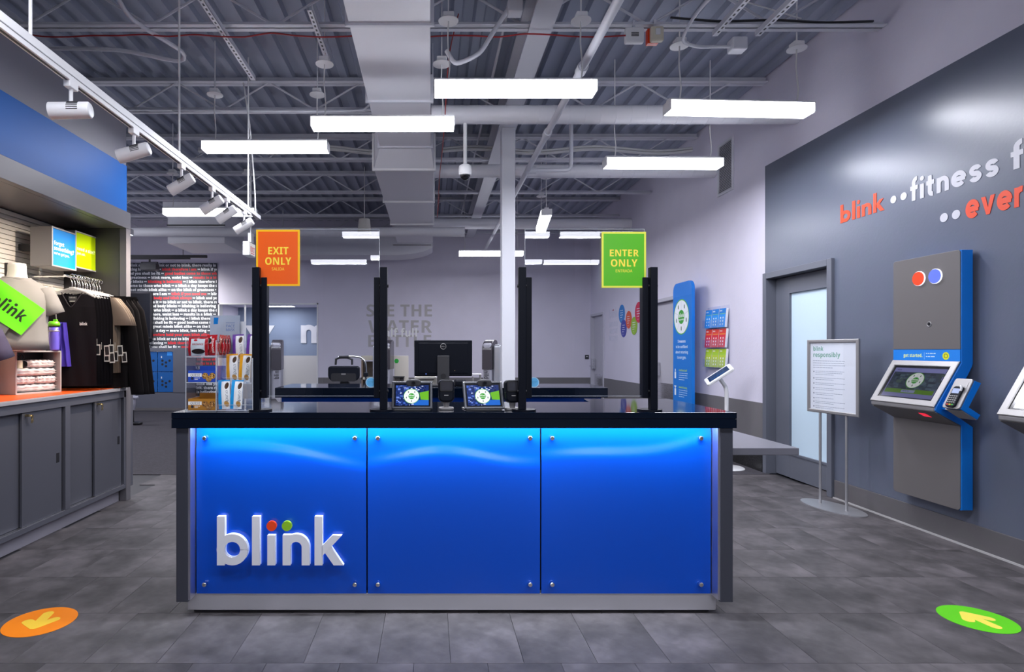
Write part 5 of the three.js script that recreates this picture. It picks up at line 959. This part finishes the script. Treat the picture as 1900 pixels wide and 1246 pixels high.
// ---- two square box signs
for (const [d0, y0, front, back, lines, label] of [[4.60, 2.019, -3.0, -3.17, ['#0b86dc', 'forget', 'something?', "we've got you."], 'square box sign with a blue face asking forget something'], [4.935, 2.055, -3.02, -3.17, ['#a6c400', 'need a size?', '', 'just ask.'], 'square box sign with a lime face about sizes']]) {
  const S = 0.315, t = thing('box_sign', label, 'sign', [front, y0 + S / 2, -(d0 + S / 2)], Math.PI / 2), dp = front - back;
  mesh('case', box(S, S, dp, 0, 0, -dp / 2 - 0.001, 0.004, 1), std(C(0.26, 0.25, 0.25), 0.4, { metalness: 0.3 }), t);
  mesh('rim', frameGeo(S, S, 0.012, 0.008, 0.002).translate(0, 0, -0.002), std(C(0.5, 0.5, 0.5), 0.35, { metalness: 0.5 }), t);
  for (const s of [-0.08, 0.08]) mesh('bracket', box(0.05, 0.05, back - SB, s, 0, -dp - (back - SB) / 2), M.black, t);
  mesh('face', sheet(S - 0.022, S - 0.022, 0, 0, 0.001), print(384, 384, (g, W) => {
    g.fillStyle = lines[0]; g.fillRect(0, 0, W, W);
    if (lines[2]) { words(g, lines[1], 22, 168, 58, '#f3f7fb'); words(g, lines[2], 22, 222, 58, '#f3f7fb', { width: 342 }); words(g, lines[3], 22, 268, 38, '#f3f7fb'); } else { words(g, lines[1], 20, 196, 54, '#f0f4cf', { width: 344 }); words(g, lines[3], 20, 244, 40, '#f0f4cf'); }
  }, { roughness: 0.25 }), t);
}
// ---- cloth helpers
function loft(secs, n = 40, fold = 0, k = 7, closed = true) {       // secs: [centre x, y, z, rx, rz]
  const p = [], idx = [];
  secs.forEach(([cx, y, cz, rx, rz], j) => { for (let i = 0; i < n; i++) { const a = i / n * 2 * Math.PI, f = 1 + fold * (j / secs.length) * Math.sin(a * k + j * 0.35) + fold * 0.5 * Math.sin(a * (k + 4) - j * 0.5); p.push(cx + rx * f * Math.cos(a), y, cz + rz * f * Math.sin(a)); } });
  for (let j = 0; j + 1 < secs.length; j++) for (let i = 0; i < n; i++) { const a = j * n + i, b = j * n + (i + 1) % n; idx.push(a, a + n, b, b, a + n, b + n); }
  if (closed) for (const [j, f] of [[0, 1], [secs.length - 1, 0]]) { const c = p.length / 3, [cx, y, cz] = secs[j]; p.push(cx, y, cz); for (let i = 0; i < n; i++) { const a = j * n + i, b = j * n + (i + 1) % n; f ? idx.push(a, b, c) : idx.push(b, a, c); } }
  const g = new THREE.BufferGeometry(); g.setAttribute('position', new THREE.BufferAttribute(new Float32Array(p), 3)); g.setIndex(idx); g.computeVertexNormals(); return g;
}
function patch(nu, nv, f) {                             // cloth sheet from a function of (u, v) in 0..1
  const p = [], uv = [], idx = [];
  for (let j = 0; j <= nv; j++) for (let i = 0; i <= nu; i++) { p.push(...f(i / nu, j / nv)); uv.push(i / nu, j / nv); }
  for (let j = 0; j < nv; j++) for (let i = 0; i < nu; i++) { const a = j * (nu + 1) + i; idx.push(a, a + 1, a + nu + 2, a, a + nu + 2, a + nu + 1); }
  const g = new THREE.BufferGeometry(); g.setAttribute('position', new THREE.BufferAttribute(new Float32Array(p), 3)); g.setAttribute('uv', new THREE.BufferAttribute(new Float32Array(uv), 2)); g.setIndex(idx); g.computeVertexNormals(); g.userData.keepUV = true; return g;
}
const cloth = (c, o = {}) => new THREE.MeshPhysicalMaterial({ color: c, roughness: 0.9, specularIntensity: 0.25, bumpMap: clothBump, bumpScale: 0.0006, side: THREE.DoubleSide, ...o });
const FAB = { black: cloth(C(0.009, 0.008, 0.011)), jacket: cloth(C(0.008, 0.007, 0.008)), tan: cloth(C(0.24, 0.19, 0.15)), gray: cloth(C(0.25, 0.24, 0.23)), plum: cloth(C(0.075, 0.065, 0.11)), towel: cloth(C(0.56, 0.53, 0.53), { roughness: 0.95 }), violet: cloth(C(0.075, 0.05, 0.42)) };
// ---- gray open cubby with folded towels
const CUB = [-3.128, 4.54], CUBT = 1.2;
{
  const t = thing('display_cubby', 'light gray open cubby box holding folded towels on the orange counter', 'cubby', [CUB[0], 1.019, -CUB[1]], CUBT), w = 0.36, h = 0.33, d = 0.21, e = 0.012, m = std(C(0.36, 0.35, 0.35), 0.45);
  mesh('side_board', bx(-w / 2, -w / 2 + e, 0, h, -d / 2, d / 2, 0.002, 1), m, t); mesh('side_board', bx(w / 2 - e, w / 2, 0, h, -d / 2, d / 2, 0.002, 1), m, t);
  mesh('top_board', bx(-w / 2, w / 2, h - e, h, -d / 2, d / 2, 0.002, 1), m, t); mesh('bottom_board', bx(-w / 2 + e, w / 2 - e, 0, e, -d / 2, d / 2), m, t); mesh('back_board', bx(-w / 2 + e, w / 2 - e, e, h - e, -d / 2, -d / 2 + 0.008), M.niche, t);
  const towel = (x, y, w2, hh, label, dz = 0) => {
    const b = thing('folded_towel', label, 'towel', [CUB[0], 1.019, -CUB[1]], CUBT, 'folded towels in the cubby');
    const prof = (v) => { const a = v * 2 * Math.PI; return [0.078 * Math.sign(Math.cos(a)) * Math.pow(Math.abs(Math.cos(a)), 0.45), hh / 2 * Math.sign(Math.sin(a)) * Math.pow(Math.abs(Math.sin(a)), 0.6)]; };
    const g = patch(36, 40, (u, v) => { const [z, yy] = prof(v), k = 1 - 0.25 * Math.pow(Math.abs(2 * u - 1), 6); return [x + (u - 0.5) * w2, y + hh / 2 + yy * k + 0.003 * Math.sin(u * 37 + z * 60) * (yy > 0 ? 1 : 0.3), dz + z * k + 0.003 * Math.sin(u * 23 + y * 90)]; });
    mesh('towel_body', [g], FAB.towel, b);
    mesh('fold_layer', [0.33, 0.66].map((q) => patch(30, 3, (u, v) => [x + (u - 0.5) * w2 * 0.96, y + hh * q + 0.004 * (v - 0.5) + 0.002 * Math.sin(u * 31), dz + 0.0785 + 0.003 * Math.sin(v * 3.1) + 0.002 * Math.sin(u * 29)])), FAB.towel, b);
  };
  towel(0, 0.013, 0.325, 0.058, 'wide folded white towel at the bottom of the cubby'); towel(-0.082, 0.072, 0.165, 0.062, 'small folded white towel in the second layer, toward the cubby side'); towel(0.083, 0.072, 0.165, 0.062, 'small folded white towel in the second layer, toward the hanging shirts'); towel(0, 0.135, 0.325, 0.06, 'wide folded white towel in the third layer of the cubby'); towel(0.05, 0.196, 0.21, 0.062, 'rolled white towel topmost in the cubby', -0.005);
  const s = thing('gift_tin', 'small cream tin with a dark bow behind the topmost towel', 'tin', [CUB[0], 1.019, -CUB[1]], CUBT); mesh('tin', cyl(0.025, 0.025, 0.06, -0.10, 0.226, 0.02), std(C(0.6, 0.54, 0.4), 0.4), s); mesh('bow', [new THREE.TorusGeometry(0.022, 0.005, 6, 20).rotateY(0.5).translate(-0.075, 0.28, 0.02), new THREE.TorusGeometry(0.018, 0.005, 6, 20).rotateY(-0.6).translate(-0.115, 0.275, 0.02)], M.black, s);
}
// ---- torso forms with T-shirts
function torsoForm(x, y, d, turn, fabric, label) {
  const t = thing('torso_form', label, 'mannequin', [x, y, -d], turn);
  const neck = [[0, 0.50, -0.01, 0.085, 0.07], [0, 0.54, -0.005, 0.064, 0.06], [0, 0.58, 0, 0.058, 0.058], [0, 0.62, 0.006, 0.058, 0.058], [0, 0.636, 0.008, 0.054, 0.054]];
  mesh('form_body', [loft([[0, 0.0, 0, 0.165, 0.10], [0, 0.12, 0, 0.15, 0.095], [0, 0.30, 0.005, 0.175, 0.115], [0, 0.42, 0, 0.185, 0.105], [0, 0.49, -0.01, 0.14, 0.08]].concat(neck), 40)], std(C(0.72, 0.68, 0.62), 0.45), t);
  const B = [[0, 0.004, 0, 0.20, 0.135], [0, 0.08, 0, 0.192, 0.128], [0, 0.18, 0.002, 0.188, 0.124], [0, 0.28, 0.006, 0.195, 0.130], [0, 0.36, 0.006, 0.203, 0.130], [0, 0.42, 0.0, 0.208, 0.120], [0, 0.47, -0.006, 0.185, 0.100], [0, 0.505, -0.008, 0.13, 0.088], [0, 0.53, -0.006, 0.088, 0.078]];
  const sleeve = (s) => loft([[s * 0.17, 0.0, 0, 0.070, 0.075], [s * 0.17, -0.06, 0, 0.073, 0.076], [s * 0.17, -0.13, 0.0, 0.078, 0.078], [s * 0.17, -0.20, 0.0, 0.082, 0.08]], 30, 0.03, 5).translate(-s * 0.17, 0, 0).rotateZ(s * 0.32).translate(s * 0.155, 0.46, -0.005);
  mesh('shirt', [loft(B, 56, 0.018, 6), sleeve(1), sleeve(-1)], fabric, t);
  mesh('collar', new THREE.TorusGeometry(0.084, 0.009, 8, 40).rotateX(Math.PI / 2).scale(1, 1, 0.9).rotateX(0.12).translate(0, 0.528, -0.005), fabric, t);
  return t;
}
torsoForm(-3.03, 1.35, 4.26, 0.6, FAB.gray, 'white torso form in a light gray T-shirt with a green towel sash');
torsoForm(-3.02, 1.019, 3.73, 0.9, FAB.plum, 'torso form in a dark plum T-shirt, cut off by the picture edge');
// ---- green towel across the chest
{
  const t = thing('sash_towel', 'bright green towel slung across the gray T-shirt', 'towel', [-3.03, 1.35, -4.26], 0.6);
  const surf = (x) => 0.006 + 0.148 * Math.sqrt(Math.max(0.02, 1 - Math.pow(x / 0.232, 2)));
  const at2 = (u, v, lift) => { const s = (u - 0.5) * 0.42 + 0.05, w = (v - 0.5) * 0.235, x = -0.108 + s * 0.79 + w * 0.61, y = 0.361 - s * 0.61 + w * 0.79; return [x, y, surf(x) + lift + 0.004 * Math.sin(v * 9 + u * 3)]; };
  mesh('towel_cloth', [patch(40, 18, (u, v) => at2(u, v, 0.012))], print(1024, 460, (g, W, H) => { g.fillStyle = '#62d610'; g.fillRect(0, 0, W, H); words(g, 'bl\u0131nk', 308, 320, 215, '#1c2a16', { width: 582 }); for (const x of [541, 651]) { g.fillStyle = '#1c2a16'; g.beginPath(); g.ellipse(x, 162, 25, 20, 0, 0, 7); g.fill(); } }, { roughness: 0.9, bumpMap: clothBump, bumpScale: 0.001, side: THREE.DoubleSide }), t);
  mesh('towel_edge', [patch(40, 1, (u, v) => { const a = at2(u, 1, 0.012), b = at2(u, 1, 0.0); return v ? a : b; }), patch(1, 18, (u, v) => { const a = at2(1, v, 0.012), b = at2(1, v, 0.0); return u ? a : b; })], cloth(C(0.13, 0.62, 0.01)), t);
  mesh('gray_hem', [patch(30, 6, (u, v) => { const a = at2(u * 0.8, 0, 0.006); return [a[0] - 0.03 * v, a[1] - 0.05 * v, surf(a[0] - 0.03 * v) + 0.008]; })], cloth(C(0.16, 0.17, 0.16)), t);
}
// ---- shaker bottle with a green lid, violet towel behind it
{
  const t = thing('sport_bottle', 'violet sport bottle with a bright green lid standing on the cubby', 'bottle', [-3.0, 1.35, -4.63]);
  mesh('bottle_body', lathe([[0.001, 0], [0.034, 0], [0.038, 0.01], [0.039, 0.10], [0.036, 0.15], [0.036, 0.19], [0.001, 0.19]], 30), phy(C(0.13, 0.10, 0.55), 0.18, { clearcoat: 0.6 }), t);
  mesh('bottle_lid', [lathe([[0.001, 0.232], [0.030, 0.232], [0.036, 0.228], [0.042, 0.214], [0.042, 0.192], [0.001, 0.192]], 30), box(0.03, 0.02, 0.018, 0.012, 0.238, 0, 0.004)], phy(C(0.16, 0.62, 0.02), 0.3), t);
  mesh('band', lathe([[0.0365, 0.15], [0.0385, 0.152], [0.0385, 0.158], [0.0365, 0.16]], 30), M.silver, t);
  mesh('carry_loop', tube([[0.03, 0.2, 0.01], [0.0, 0.30, -0.02], [-0.03, 0.42, -0.06], [-0.06, 0.50, -0.09]], 0.005, 6), M.charcoal, t);
  const b = thing('violet_towel', 'violet towel hanging down the cubby side beside the black shirt', 'towel', [-3.03, 0, -4.73]);
  mesh('towel_cloth', [patch(14, 24, (u, v) => [(u - 0.5) * (0.12 - 0.05 * v) + 0.02 * (1 - v), 1.22 + v * 0.36, -0.02 + 0.012 * Math.sin(u * 16) + 0.004 * Math.sin(v * 12)]), patch(14, 24, (u, v) => [(u - 0.5) * (0.12 - 0.05 * v) + 0.02 * (1 - v), 1.22 + v * 0.36, -0.045 + 0.012 * Math.sin(u * 16 + 1)])], FAB.violet, b);
}
// ---- hanging rail with garments
{
  const RX = -2.96, RY = 1.955;
  const t = thing('hanging_rail', 'chrome hanging rail holding shirts and jackets in front of the slat wall', 'rail');
  mesh('rail_bar', rod(V3(RX, RY, -4.70), V3(RX, RY, -5.235), 0.0105, 14), M.chrome, t);
  mesh('rail_arm', [rod(V3(RX, RY, -4.74), V3(SB, RY, -4.74), 0.009, 10), bd(SB, SB + 0.02, RY - 0.06, RY + 0.03, 4.725, 4.755)], M.chrome, t);
  mesh('slat_hook', [bd(SB, SB + 0.03, 1.93, 2.03, 4.50, 4.53, 0.003, 1)], M.black, t);
  const hangers = [];
  const clear = phy(C(0.85, 0.85, 0.85), 0.15, { transmission: 0.6, thickness: 0 });
  const mk = () => {
    const h = thing('clothes_hanger', 'x', 'hanger', [0, 0, 0], 0, 'hangers on the chrome rail');
    mesh('hook', tube([...arc(0, 0.006, 0.019, -60, 200, 10).map(([x, y]) => [x, y, 0]), [-0.004, -0.035, 0], [0, -0.055, 0], [0, -0.095, 0]], 0.0028, 6, 50), M.chrome, h);
    mesh('shoulder_bar', [tube([[-0.19, -0.165, 0], [-0.10, -0.118, 0], [-0.02, -0.095, 0], [0.02, -0.095, 0], [0.10, -0.118, 0], [0.19, -0.165, 0]], 0.008, 8, 40), box(0.05, 0.03, 0.012, 0, -0.095, 0, 0.005)], clear, h);
    return h;
  };
  const wave = (s) => (x, y) => 0.004 * Math.sin(x * 26 + 1) * (1 - y) + 0.003 * Math.sin(x * 55 + y * 6 + 2) * (1 - 0.6 * y);
  const cut = (L, wb, wt, neck, arm, s) => {           // sleeveless body: hem at -L, shoulder at 0; returns front and back sheets
    const W = wave(s), half = (y) => { const v = 1 + y / L; return v > 0.72 ? wt + (wb - wt) * Math.pow(Math.max(0, (1 - v) / 0.28), 0.5) * 0.98 : wb * (1 + 0.04 * (0.72 - v)); };
    const z = (x, y, f) => f * (0.008 + 0.007 * (1 - Math.pow(x / 0.24, 2))) + W(x, 1 + y / L) + (f > 0 ? 0.002 : -0.002);
    const sl = (x) => -0.022 - 0.25 * Math.abs(x);       // shoulder slope
    const V = -neck, nw = 0.085;
    const g = [];
    for (const f of [1, -1]) {
      const vb = f > 0 ? V : -0.045;
      g.push(patch(26, 30, (u, v) => { const y = -L + v * (L + vb), h = half(y), x = (u - 0.5) * 2 * h; return [x, y, z(x, y, f)]; }));
      for (const sd of [-1, 1]) g.push(patch(8, 12, (u, v) => { const y0 = vb + v * (-0.03 - vb), inner = nw * Math.pow(v, 0.75), outer = half(y0), x = sd * (inner + (outer - inner) * u), y = v === 1 ? Math.min(y0, sl(x)) : Math.min(y0, sl(x)); return [x, y, z(x, y, f) * (1 - 0.75 * v)]; }));
    }
    return { g, z, half, nw, V };
  };
  const items = [];
  const garment = (i, kind, name, label, category, group, dd) => {
    const d = 4.80 + i * 0.036, o = thing(name, label, category, [RX + (dd ?? 0), RY - 0.098, -d], 0, group);
    if (kind === 'tank') {
      const { g, z, half, nw, V } = cut(0.80, 0.205, 0.155, 0.15, 0.2, i * 1.7);
      mesh('fabric_body', g, FAB.black, o);
      mesh('neck_binding', tube([[-nw, -0.03, 0.004], [-nw * 0.62, V * 0.55, 0.013], [0, V, 0.018], [nw * 0.62, V * 0.55, 0.013], [nw, -0.03, 0.004]], 0.0045, 6, 40), cloth(C(0.04, 0.036, 0.042)), o);
      if (i === 0) {
        mesh('chest_logo', [textGeo('blink', 0.062, 0.026, 0.0012).translate(0.075, -0.30, 0.0205)], M.white, o, 'small white chest logo');
        mesh('neck_label', [box(0.07, 0.03, 0.0006, 0, -0.075, -0.006)], std(C(0.05, 0.05, 0.055), 0.6), o); mesh('label_print', [textGeo('blink', 0.05, 0.012, 0.0006).translate(-0.025, -0.075, -0.005), box(0.05, 0.012, 0.0006, 0, -0.10, -0.004)], std(C(0.4, 0.4, 0.4), 0.6), o);
      }
    } else {
      const L = kind === 'tee' ? 0.70 : 0.83, { g } = cut(L, kind === 'tee' ? 0.205 : 0.235, kind === 'tee' ? 0.195 : 0.215, kind === 'tee' ? 0.07 : 0.03, 0.2, i * 1.3), fab = kind === 'tee' ? FAB.tan : FAB.jacket;
      const sl = kind === 'tee' ? [[0, 0, 0, 0.015, 0.05], [0.05, -0.09, 0, 0.015, 0.075], [0.085, -0.17, 0, 0.015, 0.085], [0.10, -0.235, 0, 0.015, 0.088]] : [[0, 0, 0, 0.017, 0.05], [0.05, -0.10, 0, 0.017, 0.07], [0.085, -0.30, 0, 0.017, 0.07], [0.12, -0.55, 0, 0.017, 0.062], [0.15, -0.80, 0, 0.017, 0.058], [0.155, -0.84, 0, 0.018, 0.056]];
      const S = (s) => loft(sl.map(([x, y, zz, a, b]) => [s * (0.165 + x), -0.055 + y, zz, b, a]), 26, 0.05, 5);
      mesh('fabric_body', g, fab, o); mesh('sleeve', S(1), fab, o); mesh('sleeve', S(-1), fab, o);
      mesh('collar', tube([[-0.085, -0.028, 0.01], [-0.03, -0.06, 0.025], [0.03, -0.06, 0.025], [0.085, -0.028, 0.01]], 0.006, 6, 30), fab, o);
    }
    if (i < 8) mesh('price_tag', [rot(box(0.042, 0.09, 0.0012, 0.205 + (i % 3) * 0.012, -0.50 - (i % 4) * 0.028, 0.018 + (i % 2) * 0.004), 0, 0.12, (i % 2) * 0.08), rot(box(0.0016, 0.06, 0.0016, 0.20 + (i % 3) * 0.012, -0.44 - (i % 4) * 0.028, 0.018), 0, 0.12, 0)], std(C(0.62, 0.6, 0.56), 0.5), o, 'white swing tag');
    if (i < 8) mesh('tag_print', [rot(box(0.03, 0.068, 0.0006, 0.205 + (i % 3) * 0.012, -0.50 - (i % 4) * 0.028, 0.0192 + (i % 2) * 0.004), 0, 0.12, (i % 2) * 0.08)], M.black, o);
    return o;
  };
  const ord = ['first', 'second', 'third', 'fourth', 'fifth', 'sixth', 'seventh', 'eighth', 'ninth', 'tenth', 'eleventh', 'twelfth'];
  let first;
  for (let i = 0; i < 12; i++) {
    let h; if (i) { h = first.clone(); h.name = numbered('clothes_hanger'); scene.add(h); } else h = first = mk();
    h.position.set(RX + 0.003 * (i % 3), RY, -(4.80 + i * 0.036)); h.rotation.y = 0.04 * Math.sin(i * 2.3); h.userData.label = `clear hanger with a chrome hook, ${ord[i]} from the front of the rail`;
    if (i < 6) garment(i, 'tank', 'tank_top', i ? `black sleeveless top, ${ord[i]} from the front on the rail` : 'black V-neck sleeveless top with a small white chest logo, front of the rail', 'shirt', 'garments on the rail', 0.005 * i);
    else if (i < 9) garment(i, 'tee', 'tee_shirt', `tan short-sleeved shirt, ${ord[i - 6]} of the three behind the black tops`, 'shirt', 'garments on the rail', 0.03);
    else garment(i, 'jacket', 'zip_jacket', `black long-sleeved jacket, ${ord[i - 9]} of the three at the far end of the rail`, 'jacket', 'garments on the rail', 0.055 + 0.03 * (i - 9));
  }
}
// ================================================================ FAR LEFT
{
  const t = thing('slogan_wall_panel', 'dark panel printed with white and red slogans at the far left', 'wall graphic', [-6.33, 0, -BACK + 0.03]);
  const w = 2.74, h = 3.075;
  mesh('board', box(w, h, 0.02, 0, 1.8375, -0.012), std(hex('#3c4049'), 0.35), t);
  const L = [
    ['great minds blink alike \u2022\u2022 to blink or not to blink. there really is a', 18], ['blinking is believing \u2022\u2022 ', '!blink therefore i am', ' \u2022\u2022 blink if yo', 12], ['blink and you shall be fit \u2022\u2022 ', '!good bodies come to those wh', 0], ['on the blink of greatness \u2022\u2022 blink more, waist less \u2022\u2022 ', '!results in a bli', 6],
    ['a good body blinks \u2022\u2022 ', '!blinking is believing', ' \u2022\u2022 i blink therefore i', 0], ['good bodies come to those who blink \u2022\u2022 a blink a day keeps the d', 8], ['great minds blink alike \u2022\u2022 on the blink of greatness \u2022 ', 4], ['i blink therefore i am \u2022\u2022 ', '!blink if you need me', ' \u2022\u2022 blin', 8], ['results in a blink ', '!body and blink always', ' \u2022\u2022 blink and yo', 4],
    ['nothing like it \u2022\u2022 to blink or not to blink. there re', 6], ['a good body blinks \u2022\u2022 blinking is believing ', 0], ['to those who blink \u2022\u2022 a blink a day keeps the d', 8], ['blink more, waist less \u2022\u2022 results in a blink \u2022\u2022 ', 0], ['blinking is believing \u2022\u2022 i blink therefore', 6], ['you shall be fit \u2022\u2022 good bodies come to th', 6], ['great minds blink alike \u2022\u2022 on the blink', 4], ['a day \u2022\u2022 more blink, less bling \u2022\u2022 the', 0],
    ['', '!i blink therefore hold your own blink alike and', 0], ['to blink or not to blink. there really is', 0], ['seeing is believing \u2022\u2022 ', '!blink therefore i am and you', 0], ['blink and you shall be fit \u2022\u2022 ', '!good bodies come to', 0],
  ];
  mesh('slogan_print', sheet(w, h, 0, 1.8375, 0.0), print(1096, 1230, (g, W, H) => {
    g.fillStyle = '#40444e'; g.fillRect(0, 0, W, H);
    for (let r = 0; r < 32; r++) {
      const l = L[r % 21], over = l[l.length - 1], segs = l.slice(0, -1), y = 32 + r * 37.8; g.font = 'bold 33px sans-serif'; g.textAlign = 'left';
      let x = W + over - segs.reduce((s, q) => s + g.measureText(q.replace('!', '')).width, 0);
      for (const q of segs) { const s = q.replace('!', ''); g.fillStyle = q[0] === '!' ? '#e0242e' : '#eef0f4'; g.fillText(s, x, y); g.strokeStyle = g.fillStyle; g.lineWidth = 1.6; g.strokeText(s, x, y); x += g.measureText(s).width; }
    }
  }, { roughness: 0.6 }), t);
  const k = thing('locker_bank', 'gray locker surround with blue perforated doors below the slogan panel', 'lockers', [-6.2, 0, -12.9]);
  const body = M.frameGray;
  mesh('surround', [box(1.56, 0.42, 0.5, 0, 0.21, -0.25), box(1.56, 0.08, 0.5, 0, 1.37, -0.25), box(0.30, 0.92, 0.5, 0.63, 0.87, -0.25), box(0.12, 0.92, 0.5, -0.72, 0.87, -0.25)], body, k);
  mesh('toe_strip', box(1.54, 0.06, 0.02, 0, 0.05, 0.006), M.baseTaupe, k);
  const blue = phy(C(0.004, 0.10, 0.36), 0.4);
  for (const [r, y] of [[0, 1.105], [1, 0.65]]) for (let c = 0; c < 3; c++) {
    const x = 0.305 - c * 0.36, dr = mesh('locker_door', box(0.35, 0.445, 0.02, x, y, -0.03, 0.006), blue, k), holes = [];
    for (const [a, b] of [[-0.07, 0.02], [0.01, -0.02], [0.09, 0.02], [-0.07, -0.06], [0.01, -0.10]]) holes.push(cyl(0.027, 0.027, 0.003, 0, 0, 0, 18).rotateX(Math.PI / 2).translate(x + a, y + b, -0.0195));
    mesh('vent_hole', holes, M.black, dr).userData.kind = 'stuff'; mesh('door_number', box(0.02, 0.045, 0.002, x - 0.09, y + 0.10, -0.019), M.white, dr);
    if (!r && !c) mesh('notice_sticker', box(0.11, 0.11, 0.002, x + 0.09, y + 0.19, -0.0185), std(hex('#2f8fe8'), 0.4), dr);
  }
  const v = thing('wall_television', 'black flat television on the slogan panel beside the hanging jackets', 'television', [-7.25, 2.15, -13.2], 0);
  mesh('case', box(1.86, 1.06, 0.07, 0, 0, 0, 0.01), M.postBlack, v); mesh('screen', sheet(1.78, 0.98, 0, 0, 0.0358), phy(C(0.004, 0.005, 0.009), 0.25, { specularIntensity: 0.4 }), v); mesh('screen_rim', frameGeo(1.86, 1.06, 0.04, 0.012, 0.003).translate(0, 0, 0.03), M.blackGloss, v); mesh('wall_arm', box(0.3, 0.3, 0.22, 0, 0, -0.14), M.black, v);
  const rail = thing('dark_track', 'dark lighting track hanging in front of the slogan panel', 'track', [-6.15, 3.32, -12.2]);
  mesh('track_bar', [box(2.9, 0.06, 0.06, 0, 0, 0, 0.004, 1), box(2.4, 0.03, 0.04, -0.1, -0.045, 0)], M.charcoal, rail); for (const x of [-1.0, 0.95]) mesh('suspension_wire', cyl(0.006, 0.006, 1.05, x, 0.55, 0, 6), M.charcoal, rail);
  const f = thing('wall_washer', 'dark box-shaped wall washer under the dark lighting track', 'light', [-5.90, 3.10, -12.2]);
  mesh('yoke', [box(0.34, 0.012, 0.03, 0, 0.10, 0), box(0.012, 0.06, 0.03, -0.165, 0.07, 0), box(0.012, 0.06, 0.03, 0.165, 0.07, 0), cyl(0.02, 0.02, 0.06, 0, 0.135, 0)], M.charcoal, f); mesh('housing', roundRect(0.34, 0.15, 0.03, 0.16, 0.01).translate(0, 0, -0.08), M.charcoal, f); mesh('lamp_window', box(0.28, 0.10, 0.004, 0, 0, -0.083), std(C(0.9, 0.9, 0.9), 0.5, { emissive: C(1, 0.97, 0.92), emissiveIntensity: 3 }), f);
  const sp = new THREE.SpotLight(C(1, 0.97, 0.94), 15, 0, 0.95, 1, 2); sp.position.set(0, -0.02, -0.10); sp.target.position.set(0.25, -1.0, -1.3); sp.castShadow = true; sp.name = 'washer_beam'; f.add(sp, sp.target);
  const e = thing('exercise_machine', 'pale machine leg with a black foot beside the cabinet end', 'fitness machine', [-5.50, 0, -10.6]);
  mesh('shroud', [loft([[0, 0.27, 0, 0.10, 0.10], [0, 0.4, 0, 0.11, 0.11], [0, 0.62, 0, 0.10, 0.1], [0, 0.9, 0, 0.09, 0.09]], 28), box(0.12, 0.05, 0.06, 0.12, 0.5, 0.03, 0.02)], phy(C(0.42, 0.42, 0.5), 0.4), e); mesh('black_foot', [cyl(0.085, 0.08, 0.26, 0.0, 0.14, 0), box(0.38, 0.05, 0.14, 0.04, 0.03, 0.02, 0.02)], M.black, e);
}
// ---- letters on the alcove wall, slogan on the rear wall
{
  const t = thing('alcove_lettering', 'large white letters v and m on the blue wall inside the alcove', 'lettering', [0, 0, -BACK - 1.395]);
  mesh('letter', letter('v', 0.25, 0.04).g.map((g) => g.scale(0.80, 0.47, 0.5).translate(-4.76, 1.54, 0)), M.white, t); mesh('letter', letter('m', 0.27, 0.04).g.map((g) => g.scale(0.50, 0.47, 0.5).translate(-3.33, 1.54, 0)), M.white, t);
  const r = thing('wall_lettering', 'large taupe words see the water bottle with white words half full over them', 'lettering', [0, 0, -BACK + 0.001]), tp = std(C(0.47, 0.45, 0.455), 0.6);
  for (const [s, y, x0, w] of [['SEE THE', 2.135, -1.5, 1.52], ['WATER', 1.765, -1.46, 1.48], ['BOTTLE', 1.43, -1.46, 1.46]]) mesh('word', textGeo(s, w, 0.285, 0.004).translate(x0, y, 0), tp, r);
  mesh('word', textGeo('half full', 0.90, 0.2, 0.004).translate(-1.23, 1.67, 0.005), std(C(0.92, 0.92, 0.93), 0.5), r, 'white words half full');
}
// ---- exit sign hanging from the track end
{
  const t = thing('exit_sign', 'white hanging exit sign box with red letters beside the track end', 'sign', [-2.665, 2.84, -8.6], Math.PI / 2);
  mesh('case', box(0.28, 0.20, 0.10, 0, 0, -0.024, 0.006), M.whiteGloss, t); mesh('top_mount', [box(0.12, 0.14, 0.05, 0, 0.17, 0, 0.004), cyl(0.01, 0.01, 1.3, 0, 0.88, 0)], M.white, t);
  mesh('face', sheet(0.25, 0.17, 0, 0, 0.0275), glowPrint(270, 180, (g, W, H) => { g.fillStyle = '#f2eef0'; g.fillRect(0, 0, W, H); words(g, 'EXIT', W / 2, 134, 112, '#cc1230', { align: 'center' }); g.fillStyle = '#cc1230'; g.fillRect(40, 150, 190, 12); }, 0.7), t);
}
{
  const t = thing('added_alcove_lamp', 'small flat lamp added inside the alcove to brighten it', 'lamp', [-3.8, 2.43, -BACK - 0.75]);  // added lamp, put in to lift the light in the dark alcove
  mesh('housing', box(0.9, 0.02, 0.3, 0, 0.01, 0, 0.004), M.white, t); mesh('diffuser', box(0.86, 0.006, 0.26, 0, -0.003, 0), M.lens, t);
  const L = new THREE.RectAreaLight(LAMP.color, 12, 0.86, 0.26); L.position.set(0, -0.008, 0); L.lookAt(0, -1, 0); L.name = 'alcove_fill'; t.add(L);
}

scene.traverse((o) => { if (o.isMesh) o.castShadow = o.receiveShadow = true; });
renderer.render(scene, camera);
